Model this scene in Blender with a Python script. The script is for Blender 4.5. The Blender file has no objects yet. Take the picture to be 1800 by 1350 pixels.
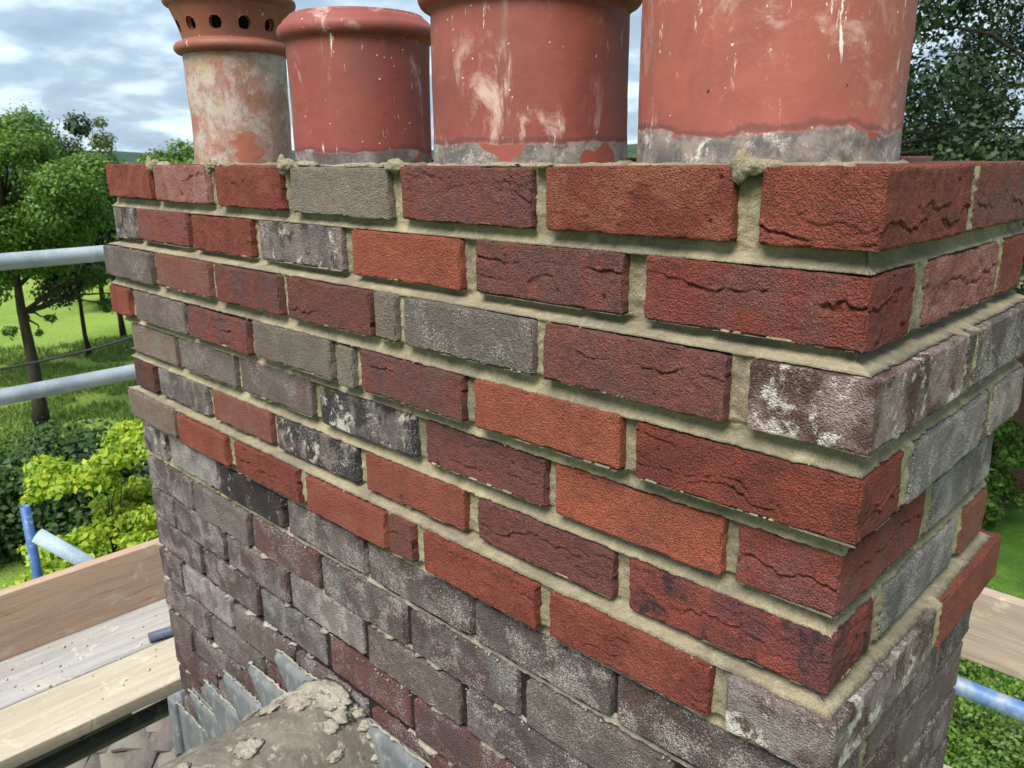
import bpy, math, random
import numpy as np
from mathutils import Matrix, Vector

# ------------------------------------------------------------------ camera, sky, sun, exposure
scene = bpy.context.scene
COL = scene.collection
CAM = (0.22818, -0.62498, 0.00957)
cd = bpy.data.cameras.new('camera'); cam = bpy.data.objects.new('camera', cd); COL.objects.link(cam)
_r = (0.71583808, 0.69821019, -0.00885298); _d = (0.18342687, -0.20026092, -0.96241891); _f = (-0.67374359, 0.68731222, -0.2714249)
cam.matrix_world = Matrix(((_r[0], -_d[0], -_f[0], CAM[0]), (_r[1], -_d[1], -_f[1], CAM[1]), (_r[2], -_d[2], -_f[2], CAM[2]), (0, 0, 0, 1)))
cd.sensor_width = 36.0; cd.lens = 1416.34 / 1800 * 36
cd.clip_start = 0.02; cd.clip_end = 3000
cd.dof.use_dof = True; cd.dof.focus_distance = 1.0; cd.dof.aperture_fstop = 17.0
scene.camera = cam

world = bpy.data.worlds.new("World"); scene.world = world; world.use_nodes = True
wn = world.node_tree; wn.nodes.clear()
SUN_AZ = math.radians(166)      # bearing from +Y towards +X
SUN_EL = math.radians(54)
def N(nt, t, **kw):
    n = nt.nodes.new(t)
    for k, v in kw.items():
        if k == 'inp':
            for a, b in v.items(): n.inputs[a].default_value = b
        else: setattr(n, k, v)
    return n
L = wn.links.new
sky = N(wn, 'ShaderNodeTexSky', sky_type='NISHITA', sun_disc=False, sun_elevation=SUN_EL, sun_rotation=SUN_AZ, air_density=1.0, dust_density=1.0, ozone_density=1.5)
tc = N(wn, 'ShaderNodeTexCoord')
sep = N(wn, 'ShaderNodeSeparateXYZ'); L(tc.outputs['Generated'], sep.inputs[0])
zc = N(wn, 'ShaderNodeMath', operation='MAXIMUM', inp={1: 0.0}); L(sep.outputs['Z'], zc.inputs[0])
za = N(wn, 'ShaderNodeMath', operation='ADD', inp={1: 0.24}); L(zc.outputs[0], za.inputs[0])
dx = N(wn, 'ShaderNodeMath', operation='DIVIDE'); L(sep.outputs['X'], dx.inputs[0]); L(za.outputs[0], dx.inputs[1])
dy = N(wn, 'ShaderNodeMath', operation='DIVIDE'); L(sep.outputs['Y'], dy.inputs[0]); L(za.outputs[0], dy.inputs[1])
cv = N(wn, 'ShaderNodeCombineXYZ'); L(dx.outputs[0], cv.inputs['X']); L(dy.outputs[0], cv.inputs['Y'])
cn = N(wn, 'ShaderNodeTexNoise', inp={'Scale': 2.6, 'Detail': 6.0, 'Roughness': 0.5, 'Distortion': 0.1}); L(cv.outputs[0], cn.inputs['Vector'])
cr = N(wn, 'ShaderNodeValToRGB'); L(cn.outputs['Fac'], cr.inputs[0])
cr.color_ramp.elements[0].position = 0.33; cr.color_ramp.elements[0].color = (2.9, 3.9, 5.1, 1)
cr.color_ramp.elements[1].position = 0.70; cr.color_ramp.elements[1].color = (8.8, 9.6, 10.0, 1)
e = cr.color_ramp.elements.new(0.47); e.color = (3.7, 4.9, 6.1, 1)
e = cr.color_ramp.elements.new(0.56); e.color = (6.2, 7.6, 8.6, 1)
mx = N(wn, 'ShaderNodeMix', data_type='RGBA', inp={0: 0.88}); L(sky.outputs[0], mx.inputs['A']); L(cr.outputs[0], mx.inputs['B'])
bg = N(wn, 'ShaderNodeBackground', inp={'Strength': 0.072}); L(mx.outputs['Result'], bg.inputs['Color'])
wo = N(wn, 'ShaderNodeOutputWorld'); L(bg.outputs[0], wo.inputs[0])

sd = bpy.data.lights.new('sun', 'SUN'); sd.energy = 4.2; sd.angle = math.radians(34); sd.color = (1.0, 0.93, 0.83)
sun = bpy.data.objects.new('sun', sd); COL.objects.link(sun)
sv = Vector((math.sin(SUN_AZ) * math.cos(SUN_EL), math.cos(SUN_AZ) * math.cos(SUN_EL), math.sin(SUN_EL)))
sun.rotation_euler = sv.to_track_quat('Z', 'Y').to_euler(); sun.location = (-5, -5, 8)
scene.view_settings.view_transform = 'Standard'; scene.view_settings.look = 'None'
scene.view_settings.gamma = 1; scene.view_settings.use_curve_mapping = False
scene.view_settings.exposure = 0.95

rng = np.random.default_rng(7); random.seed(7)
# ------------------------------------------------------------------ helpers
def link(o, parent=None):
    COL.objects.link(o)
    if parent is not None: o.parent = parent
    return o
def tag(o, label=None, cat=None, group=None, kind=None):
    if label: o['label'] = label
    if cat: o['category'] = cat
    if group: o['group'] = group
    if kind: o['kind'] = kind
    return o
def empty(name, loc=(0, 0, 0)):
    o = bpy.data.objects.new(name, None); o.location = loc; o.empty_display_size = .1
    return link(o)
def mesh_np(name, V, Q, mat, parent=None, smooth=True, loc=(0, 0, 0)):
    """V (n,3), Q (m,4) or (m,3)"""
    V = np.ascontiguousarray(V, dtype=np.float32); Q = np.ascontiguousarray(Q, dtype=np.int32)
    me = bpy.data.meshes.new(name)
    me.vertices.add(len(V)); me.vertices.foreach_set('co', V.ravel())
    k = Q.shape[1]
    me.loops.add(Q.size); me.loops.foreach_set('vertex_index', Q.ravel())
    me.polygons.add(len(Q)); me.polygons.foreach_set('loop_start', np.arange(0, Q.size, k, dtype=np.int32))
    if smooth: me.polygons.foreach_set('use_smooth', np.ones(len(Q), dtype=bool))
    me.update(calc_edges=True)
    if mat: me.materials.append(mat)
    o = bpy.data.objects.new(name, me); o.location = loc
    return link(o, parent)
def _hash(ix, iy, iz, seed):
    h = (ix.astype(np.uint32) * np.uint32(374761393) + iy.astype(np.uint32) * np.uint32(668265263) + iz.astype(np.uint32) * np.uint32(2147483647 - 1442695) + np.uint32(seed * 7919 + 13))
    h = (h ^ (h >> np.uint32(13))) * np.uint32(1274126177)
    h = (h ^ (h >> np.uint32(15))) * np.uint32(2246822519)
    return ((h ^ (h >> np.uint32(16))) & np.uint32(0xFFFFFF)).astype(np.float32) / float(0xFFFFFF)
def vn(P, scale, seed=0):
    """value noise in -1..1, P (n,3), scale = feature size in metres (scalar or 3)"""
    with np.errstate(over='ignore'):
        p = np.asarray(P, dtype=np.float64) / np.asarray(scale) + 1000.37 + seed * 3.71
        i = np.floor(p).astype(np.int64); f = (p - i); f = f * f * (3 - 2 * f)
        out = 0
        for a in (0, 1):
            wa = f[:, 0] if a else 1 - f[:, 0]
            for b in (0, 1):
                wb = f[:, 1] if b else 1 - f[:, 1]
                for c in (0, 1):
                    wc = f[:, 2] if c else 1 - f[:, 2]
                    out = out + wa * wb * wc * _hash(i[:, 0] + a, i[:, 1] + b, i[:, 2] + c, seed)
        return out * 2 - 1
def fbm(P, scale, seed=0, oct=3):
    s = np.asarray(scale, dtype=float); r = 0; a = 1; t = 0
    for k in range(oct):
        r = r + a * vn(P, s / (2 ** k), seed + k * 17); t += a; a *= .55
    return r / t
def sstep(a, b, x):
    t = np.clip((x - a) / (b - a), 0, 1); return t * t * (3 - 2 * t)
def box_grid(xs, ys, zs):
    """closed box surface over three coordinate arrays -> V, Q"""
    nx, ny, nz = len(xs), len(ys), len(zs); idx = {}
    Vs = []; Qs = []; base = 0
    def face(A, B, fn, flip):
        nonlocal base
        a, b = np.meshgrid(np.arange(len(A)), np.arange(len(B)), indexing='ij')
        P = fn(A[a.ravel()], B[b.ravel()]); Vs.append(P)
        na, nb = len(A), len(B)
        i = (np.arange(na - 1)[:, None] * nb + np.arange(nb - 1)[None, :]).ravel() + base
        q = np.stack([i, i + nb, i + nb + 1, i + 1], 1)
        Qs.append(q[:, ::-1] if flip else q); base += na * nb
    st = lambda a, b, c: np.stack([a, b, c], 1)
    o = np.ones_like
    face(xs, zs, lambda a, b: st(a, o(a) * ys[0], b), False)
    face(xs, zs, lambda a, b: st(a, o(a) * ys[-1], b), True)
    face(ys, zs, lambda a, b: st(o(a) * xs[0], a, b), True)
    face(ys, zs, lambda a, b: st(o(a) * xs[-1], a, b), False)
    face(xs, ys, lambda a, b: st(a, b, o(a) * zs[0]), True)
    face(xs, ys, lambda a, b: st(a, b, o(a) * zs[-1]), False)
    V = np.concatenate(Vs); Q = np.concatenate(Qs)
    key = np.round(V * 1e6).astype(np.int64)
    _, first, inv = np.unique(key, axis=0, return_index=True, return_inverse=True)
    return V[first], inv.ravel()[Q]
def axis_lines(h, step, r):
    n = max(1, int(round(2 * (h - r) / step)))
    mid = np.linspace(-h + r, h - r, n + 1)
    e = np.array([0, .3, .65]) * r
    return np.concatenate([-h + e, mid, (h - e)[::-1]])
def rounded(V, half, r):
    half = np.asarray(half); q = np.clip(V, -(half - r), half - r); d = V - q
    ln = np.linalg.norm(d, axis=1, keepdims=True); n = d / np.maximum(ln, 1e-9)
    return q, n
def tube(pts, rad, seg=16, closed=True):
    pts = np.array(pts, dtype=float); rad = np.broadcast_to(rad, (len(pts),)); V = []; Q = []
    T = np.gradient(pts, axis=0); T /= np.linalg.norm(T, axis=1, keepdims=True)
    up = np.array([0, 0, 1.]) if abs(T[0][2]) < .9 else np.array([1., 0, 0])
    a = np.arange(seg) / seg * 2 * math.pi
    for p, t, r in zip(pts, T, rad):
        u = np.cross(up, t); u /= np.linalg.norm(u); v = np.cross(t, u)
        V.append(p + r * (np.cos(a)[:, None] * u + np.sin(a)[:, None] * v))
    V = np.concatenate(V); n = len(pts)
    for i in range(n - 1):
        for k in range(seg):
            k2 = (k + 1) % seg; Q.append((i * seg + k, i * seg + k2, (i + 1) * seg + k2, (i + 1) * seg + k))
    if closed:
        c0, c1 = len(V), len(V) + 1; V = np.concatenate([V, [pts[0]], [pts[-1]]])
        for k in range(seg):
            k2 = (k + 1) % seg
            Q.append((c0, k2, k, k)); Q.append((c1, (n - 1) * seg + k, (n - 1) * seg + k2, (n - 1) * seg + k2))
    return V, Q
def mesh_py(name, V, F, mat, parent=None, smooth=True, loc=(0, 0, 0)):
    F = [tuple(dict.fromkeys(f)) for f in F]
    me = bpy.data.meshes.new(name); me.from_pydata([tuple(map(float, v)) for v in V], [], F); me.update()
    if smooth:
        me.polygons.foreach_set('use_smooth', [True] * len(me.polygons))
    if mat: me.materials.append(mat)
    o = bpy.data.objects.new(name, me); o.location = loc
    return link(o, parent)
def recenter(o):
    """move a top-level mesh's origin to the middle of its base"""
    me = o.data; n = len(me.vertices); co = np.empty(n * 3, np.float32); me.vertices.foreach_get('co', co); co = co.reshape(-1, 3)
    c = (co.min(0) + co.max(0)) / 2; c[2] = co[:, 2].min(); co -= c
    me.vertices.foreach_set('co', co.ravel()); me.update(); o.location = Vector([float(x) for x in c]) + o.location
    return o

# ------------------------------------------------------------------ materials
def mat_new(name):
    m = bpy.data.materials.new(name); m.use_nodes = True; nt = m.node_tree; nt.nodes.clear()
    out = N(nt, 'ShaderNodeOutputMaterial'); b = N(nt, 'ShaderNodeBsdfPrincipled'); nt.links.new(b.outputs[0], out.inputs[0])
    b.inputs['Roughness'].default_value = .9
    try: b.inputs['Specular IOR Level'].default_value = .25
    except Exception: pass
    return m, nt, b
class G:
    """tiny node-graph helper"""
    def __init__(s, nt): s.nt = nt; s.L = nt.links.new
    def n(s, t, **kw): return N(s.nt, t, **kw)
    def m(s, op, a, b=None, c=None, clamp=False):
        n = s.n('ShaderNodeMath', operation=op); n.use_clamp = clamp
        for i, v in enumerate((a, b, c)):
            if v is None: continue
            if isinstance(v, (int, float)): n.inputs[i].default_value = v
            else: s.L(v, n.inputs[i])
        return n.outputs[0]
    def noise(s, vec, scale, detail=3, rough=.5, dist=0):
        n = s.n('ShaderNodeTexNoise', inp={'Scale': scale, 'Detail': detail, 'Roughness': rough, 'Distortion': dist}); s.L(vec, n.inputs['Vector']); return n.outputs['Fac']
    def ramp(s, fac, a, b):
        n = s.n('ShaderNodeMapRange', interpolation_type='SMOOTHSTEP', inp={'From Min': a, 'From Max': b}); s.L(fac, n.inputs['Value'])
        return n.outputs[0]
    def rampv(s, fac, a, b):
        n = s.n('ShaderNodeMapRange', interpolation_type='SMOOTHSTEP')
        s.L(fac, n.inputs['Value'])
        for k, v in (('From Min', a), ('From Max', b)):
            if isinstance(v, (int, float)): n.inputs[k].default_value = v
            else: s.L(v, n.inputs[k])
        return n.outputs[0]
    def mix(s, f, a, b, bt='MIX'):
        n = s.n('ShaderNodeMix', data_type='RGBA', blend_type=bt)
        for k, v in ((0, f), ('A', a), ('B', b)):
            if isinstance(v, (int, float)): n.inputs[k].default_value = v
            elif isinstance(v, tuple): n.inputs[k].default_value = v + (1,) if len(v) == 3 else v
            else: s.L(v, n.inputs[k])
        return n.outputs['Result']
    def scalev(s, vec, sc):
        n = s.n('ShaderNodeMapping'); n.inputs['Scale'].default_value = sc; s.L(vec, n.inputs['Vector']); return n.outputs[0]
    def bump(s, h, strength, dist, normal=None):
        n = s.n('ShaderNodeBump', inp={'Strength': strength, 'Distance': dist}); s.L(h, n.inputs['Height'])
        if normal is not None: s.L(normal, n.inputs['Normal'])
        return n.outputs[0]
    def hsv(s, col, v):
        n = s.n('ShaderNodeHueSaturation'); s.L(col, n.inputs['Color'])
        if isinstance(v, (int, float)): n.inputs['Value'].default_value = v
        else: s.L(v, n.inputs['Value'])
        return n.outputs[0]

def make_brick_mat():
    m, nt, b = mat_new('brick_clay'); g = G(nt)
    def att(name):
        n = g.n('ShaderNodeAttribute', attribute_type='OBJECT', attribute_name=name); return n
    A, B = att('col_a').outputs['Color'], att('col_b').outputs['Color']
    speck, dark, white, band, seed, smoo = (att(k).outputs['Fac'] for k in ('speck', 'dark', 'white', 'band', 'seed', 'smoothness'))
    tcn = g.n('ShaderNodeTexCoord'); cmb = g.n('ShaderNodeCombineXYZ'); nt.links.new(seed, cmb.inputs[0]); nt.links.new(seed, cmb.inputs[1]); nt.links.new(seed, cmb.inputs[2])
    va = g.n('ShaderNodeVectorMath', operation='ADD'); nt.links.new(tcn.outputs['Object'], va.inputs[0]); nt.links.new(cmb.outputs[0], va.inputs[1]); P = va.outputs[0]
    big = g.noise(P, 17, 5, .6, .4)
    bv = g.noise(g.scalev(P, (1, 1, .12)), 42, 3, .6)
    bigm = g.m('ADD', g.m('MULTIPLY', big, g.m('SUBTRACT', 1, band)), g.m('MULTIPLY', bv, band))
    col = g.mix(g.ramp(bigm, .40, .60), A, B)
    # mid-size mottling and sand grain
    med = g.noise(P, 120, 4, .65)
    col = g.hsv(col, g.m('ADD', .62, g.m('MULTIPLY', med, .76)))
    grain = g.noise(P, 560, 4, .8)
    gr = g.m('ADD', g.m('SUBTRACT', 1.0, g.m('MULTIPLY', .85, smoo)), g.m('MULTIPLY', grain, g.m('MULTIPLY', 1.7, smoo)))
    col = g.hsv(col, gr)
    # black firing marks
    dn = g.noise(P, 22, 6, .68, .6); dn2 = g.noise(g.scalev(P, (1, 1, .35)), 60, 4, .6)
    dm = g.m('ADD', g.m('MULTIPLY', dn, .7), g.m('MULTIPLY', dn2, .3))
    dth = g.m('SUBTRACT', .72, g.m('MULTIPLY', dark, .32))
    dfac = g.rampv(dm, dth, g.m('ADD', dth, .10))
    dfac = g.m('MULTIPLY', dfac, g.m('GREATER_THAN', dark, .01))
    col = g.mix(g.m('MULTIPLY', dfac, .88), col, (.022, .021, .026))
    # salt speckle
    sp = g.n('ShaderNodeTexNoise', inp={'Scale': 380, 'Detail': 5, 'Roughness': .85}); nt.links.new(P, sp.inputs['Vector'])
    reg = g.noise(P, 21, 4, .6, .5)
    lvl = g.m('MULTIPLY', speck, g.m('ADD', .40, g.m('MULTIPLY', .60, g.ramp(reg, .36, .66))))
    th = g.m('SUBTRACT', .66, g.m('MULTIPLY', lvl, .19))
    sfac = g.rampv(sp.outputs['Fac'], th, g.m('ADD', th, .10))
    sfac = g.m('MULTIPLY', sfac, g.m('GREATER_THAN', speck, .01))
    col = g.mix(g.m('MULTIPLY', sfac, .72), col, (.47, .44, .425))
    # lime / plaster patches
    wnz = g.noise(P, 26, 7, .72, .3)
    wth = g.m('SUBTRACT', .74, g.m('MULTIPLY', white, .30))
    wfac = g.rampv(wnz, wth, g.m('ADD', wth, .08))
    wfac = g.m('MULTIPLY', wfac, g.m('GREATER_THAN', white, .01))
    wfac = g.m('MULTIPLY', wfac, g.m('ADD', .45, g.m('MULTIPLY', med, .9)), clamp=True)
    col = g.mix(wfac, col, (.60, .57, .52))
    nt.links.new(col, b.inputs['Base Color'])
    cr1 = g.m('ABSOLUTE', g.m('SUBTRACT', g.noise(g.scalev(P, (1, 1, 2.2)), 38, 5, .62, .8), .5))
    crk = g.m('MULTIPLY', g.m('SUBTRACT', 1, g.ramp(cr1, .0, .022)), g.m('MULTIPLY', g.ramp(g.noise(P, 24, 2), .47, .58), g.ramp(att('crease').outputs['Fac'], .3, .9)))
    h = g.m('ADD', g.m('MULTIPLY', g.m('ADD', g.noise(P, 430, 1, .5), g.noise(P, 800, 1, .5)), g.m('ADD', .9, g.m('MULTIPLY', g.noise(P, 30, 2), 1.6))), g.m('ADD', g.m('MULTIPLY', grain, .6), g.m('MULTIPLY', g.noise(P, 120, 5, .72), .9)))
    h = g.m('SUBTRACT', h, g.m('MULTIPLY', crk, .8))
    nrm = g.bump(h, 1.0, .0034)
    nt.links.new(nrm, b.inputs['Normal'])
    b.inputs['Roughness'].default_value = .93
    return m
M_BRICK = make_brick_mat()

def make_mortar(name, c1, c2, c3, grain=1.0):
    m, nt, b = mat_new(name); g = G(nt); tcn = g.n('ShaderNodeTexCoord'); P = tcn.outputs['Object']
    c = g.mix(g.ramp(g.noise(P, 9, 5, .6), .38, .62), c1, c2)
    c = g.mix(g.m('MULTIPLY', g.ramp(g.noise(P, 33, 6, .7), .52, .72), .55), c, c3)
    gn = g.noise(P, 560, 3, .8); c = g.hsv(c, g.m('ADD', .40, g.m('MULTIPLY', gn, 1.2)))
    c = g.hsv(c, g.m('ADD', .62, g.m('MULTIPLY', g.noise(P, 70, 5, .7), .76)))
    nt.links.new(c, b.inputs['Base Color'])
    h = g.m('ADD', g.m('MULTIPLY', gn, .7), g.m('MULTIPLY', g.noise(P, 170, 6, .72), 1.6))
    nt.links.new(g.bump(h, 1.0, .0030 * grain), b.inputs['Normal'])
    return m
M_MORTAR = make_mortar('fresh_sand_mortar', (.30, .262, .175), (.20, .178, .125), (.43, .385, .275))
M_MORTAR_DRY = make_mortar('dry_lime_mortar', (.42, .39, .33), (.27, .24, .20), (.58, .56, .51), 1.3)
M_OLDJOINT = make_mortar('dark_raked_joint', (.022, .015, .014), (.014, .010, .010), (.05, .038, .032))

# ------------------------------------------------------------------ THE STACK
# type -> colA, colB, speck, dark, white, band, crease, smoothness(grain)
T = {
 'R': ((.185, .046, .034), (.235, .062, .042), 0, 0, 0, 0, 1.0, .8),
 'Rp': ((.20, .078, .070), (.225, .062, .050), .3, 0, .05, 0, 1.0, .8),
 'Rs': ((.185, .048, .036), (.245, .070, .046), 0, 0, 0, .3, .25, .9),
 'P': ((.140, .062, .058), (.18, .060, .048), .25, .1, 0, 0, .9, .9),
 'K': ((.30, .155, .14), (.26, .10, .085), .25, 0, 0, 0, 1.0, .7),
 'O': ((.29, .085, .052), (.235, .068, .044), 0, 0, 0, .25, .12, .75),
 'Om': ((.235, .085, .064), (.235, .118, .095), .1, 0, .1, .4, .15, .7),
 'Oc': ((.24, .070, .046), (.20, .053, .038), 0, .05, 0, 0, 1.2, .7),
 'Od': ((.25, .082, .056), (.215, .068, .048), 0, .42, .05, .4, .15, .7),
 'G': ((.205, .175, .145), (.18, .145, .12), .45, 0, 0, 0, .15, 1.0),
 'Gp': ((.16, .130, .122), (.135, .103, .097), .9, 0, .05, .1, .15, 1.0),
 'S': ((.150, .125, .122), (.090, .064, .064), 1.1, 0, .12, .1, .15, 1.0),
 'Sd': ((.090, .062, .058), (.115, .095, .095), 1.2, .15, .22, .1, .15, 1.0),
 'Sw': ((.23, .215, .21), (.15, .135, .135), 1.35, .1, .25, .3, .15, 1.0),
 'Sr': ((.125, .060, .055), (.095, .058, .058), .9, .1, .08, 0, .2, 1.0),
 'B': ((.24, .21, .195), (.12, .11, .115), .8, .70, .58, .5, .15, 1.0),
 'BW': ((.23, .18, .165), (.13, .11, .11), .9, .92, .62, .2, .2, 1.0),
 'BK': ((.06, .05, .055), (.14, .095, .08), .6, 1.05, .55, .7, .2, 1.0),
 'C': ((.27, .215, .21), (.085, .048, .038), .8, .45, .72, .05, .2, 1.0),
 'Rd': ((.215, .052, .040), (.125, .042, .045), .2, .7, 0, 0, .9, .9),
 'DB': ((.12, .05, .035), (.09, .05, .045), .2, .3, .3, 0, .3, 1.0),
}
O_ = [0, -.003, .016, .013, -.001, -.002, .016, .001, 0, 0, 0, 0, 0]
ZT = [0, -.081, -.157, -.239, -.316, -.396, -.465, -.539, -.613, -.686, -.762, -.839, -.916]
HB = [.063, .060, .060, .0575, .0585, .0565, .0575, .060, .066, .066, .065, .064, .064]
for k in range(13, 21): O_.append(0); ZT.append(ZT[-1] - .0765); HB.append(.065)
# front bricks (x0, x1, type), left to right; the last one is the corner brick and runs to the corner
FR = {
1: [(-1.512,-1.305,'R'),(-1.290,-1.083,'K'),(-1.051,-.852,'R'),(-.824,-.597,'G'),(-.574,-.356,'P'),(-.335,-.123,'Rw'),(-.099,0,'R')],
2: [(-1.515,-1.415,'B'),(-1.400,-1.185,'Rp'),(-1.165,-.958,'R'),(-.933,-.712,'B'),(-.686,-.471,'O'),(-.445,-.236,'P'),(-.211,0,'Rp')],
3: [(-1.545,-1.317,'Gp'),(-1.291,-1.082,'Om'),(-1.055,-.854,'P'),(-.830,-.628,'P'),(-.617,-.575,'G'),(-.557,-.340,'Gp'),(-.323,-.110,'P'),(-.088,0,'C')],
4: [(-1.553,-1.456,'Rs'),(-1.427,-1.202,'Gp'),(-1.188,-.972,'P'),(-.952,-.734,'G'),(-.716,-.680,'G'),(-.660,-.456,'P'),(-.433,-.223,'O'),(-.205,0,'R')],
5: [(-1.503,-1.295,'G'),(-1.275,-1.057,'Gp'),(-1.033,-.815,'Gp'),(-.789,-.567,'BW'),(-.545,-.336,'P'),(-.320,-.112,'O'),(-.097,0,'Rp')],
6: [(-1.512,-1.415,'DB'),(-1.392,-1.184,'S'),(-1.156,-.952,'Om'),(-.929,-.710,'BW'),(-.684,-.475,'Od'),(-.449,-.238,'P'),(-.218,0,'Rd')],
7: [(-1.528,-1.303,'G'),(-1.284,-1.087,'O'),(-1.055,-.850,'Oc'),(-.824,-.623,'Os'),(-.612,-.560,'P'),(-.537,-.335,'R'),(-.314,-.107,'R'),(-.088,0,'C')],
8: [(-1.512,-1.405,'B'),(-1.369,-1.171,'Sw'),(-1.155,-.935,'BK'),(-.916,-.700,'S'),(-.686,-.463,'S'),(-.455,-.236,'Sd'),(-.226,0,'Sd')],
}
RT = {  # right-hand face: (y0, y1, type); first entry is the corner brick's return
1: [(0,.214,None),(.229,.462,'P')],
2: [(0,.103,None),(.128,.350,'K'),(.368,.462,'Rs')],
3: [(0,.208,None),(.218,.238,'S'),(.250,.462,'Sd')],
4: [(0,.082,None),(.101,.315,'Sw'),(.327,.342,'S'),(.354,.472,'Sw')],
5: [(0,.208,None),(.229,.448,'Sw')],
6: [(0,.099,None),(.119,.340,'Sw'),(.367,.459,'Om')],
7: [(0,.244,None),(.262,.476,'Rs')],
8: [(0,.103,None),(.118,.335,'S'),(.350,.460,'S')],
}
T['Rw'] = ((.20, .052, .036), (.245, .088, .055), 0, 0, 0, 0, 1.1, .8)
T['Os'] = ((.26, .070, .048), (.215, .054, .040), 0, .05, 0, .2, .15, .9)
old = ['S', 'Sr', 'S', 'Sd', 'S', 'Gp', 'Sr', 'S', 'Sd', 'S', 'Sw', 'Gp']
oi = 0
for c in range(9, 22):
    row = []
    if c % 2:
        x = -1.508
        for k in range(6):
            row.append((x, x + .2125, old[oi % 12])); oi += 1; x += .2285
        row.append((x, 0, old[oi % 12])); oi += 1
        RT[c] = [(0, .215, None), (.227, .458, old[(oi * 5) % 12])]
    else:
        row.append((-1.510, -1.404, old[oi % 12])); oi += 1; x = -1.392
        for k in range(5):
            row.append((x, x + .2125, old[oi % 12])); oi += 1; x += .2285
        row.append((x, 0, old[oi % 12])); oi += 1
        RT[c] = [(0, .103, None), (.115, .335, old[(oi * 7) % 12]), (.347, .458, 'S')]
    FR[c] = row
FR[10][5] = FR[10][5][:2] + ('S',); 
# the two darker plum faces the photograph shows low on the old work
FR[9][2] = FR[9][2][:2] + ('Sr',); FR[11][3] = FR[11][3][:2] + ('Srr',); FR[9][1] = FR[9][1][:2] + ('Gp',)
T['Srr'] = ((.125, .062, .055), (.10, .055, .053), .9, .05, .05, 0, .2, .9)

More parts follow.
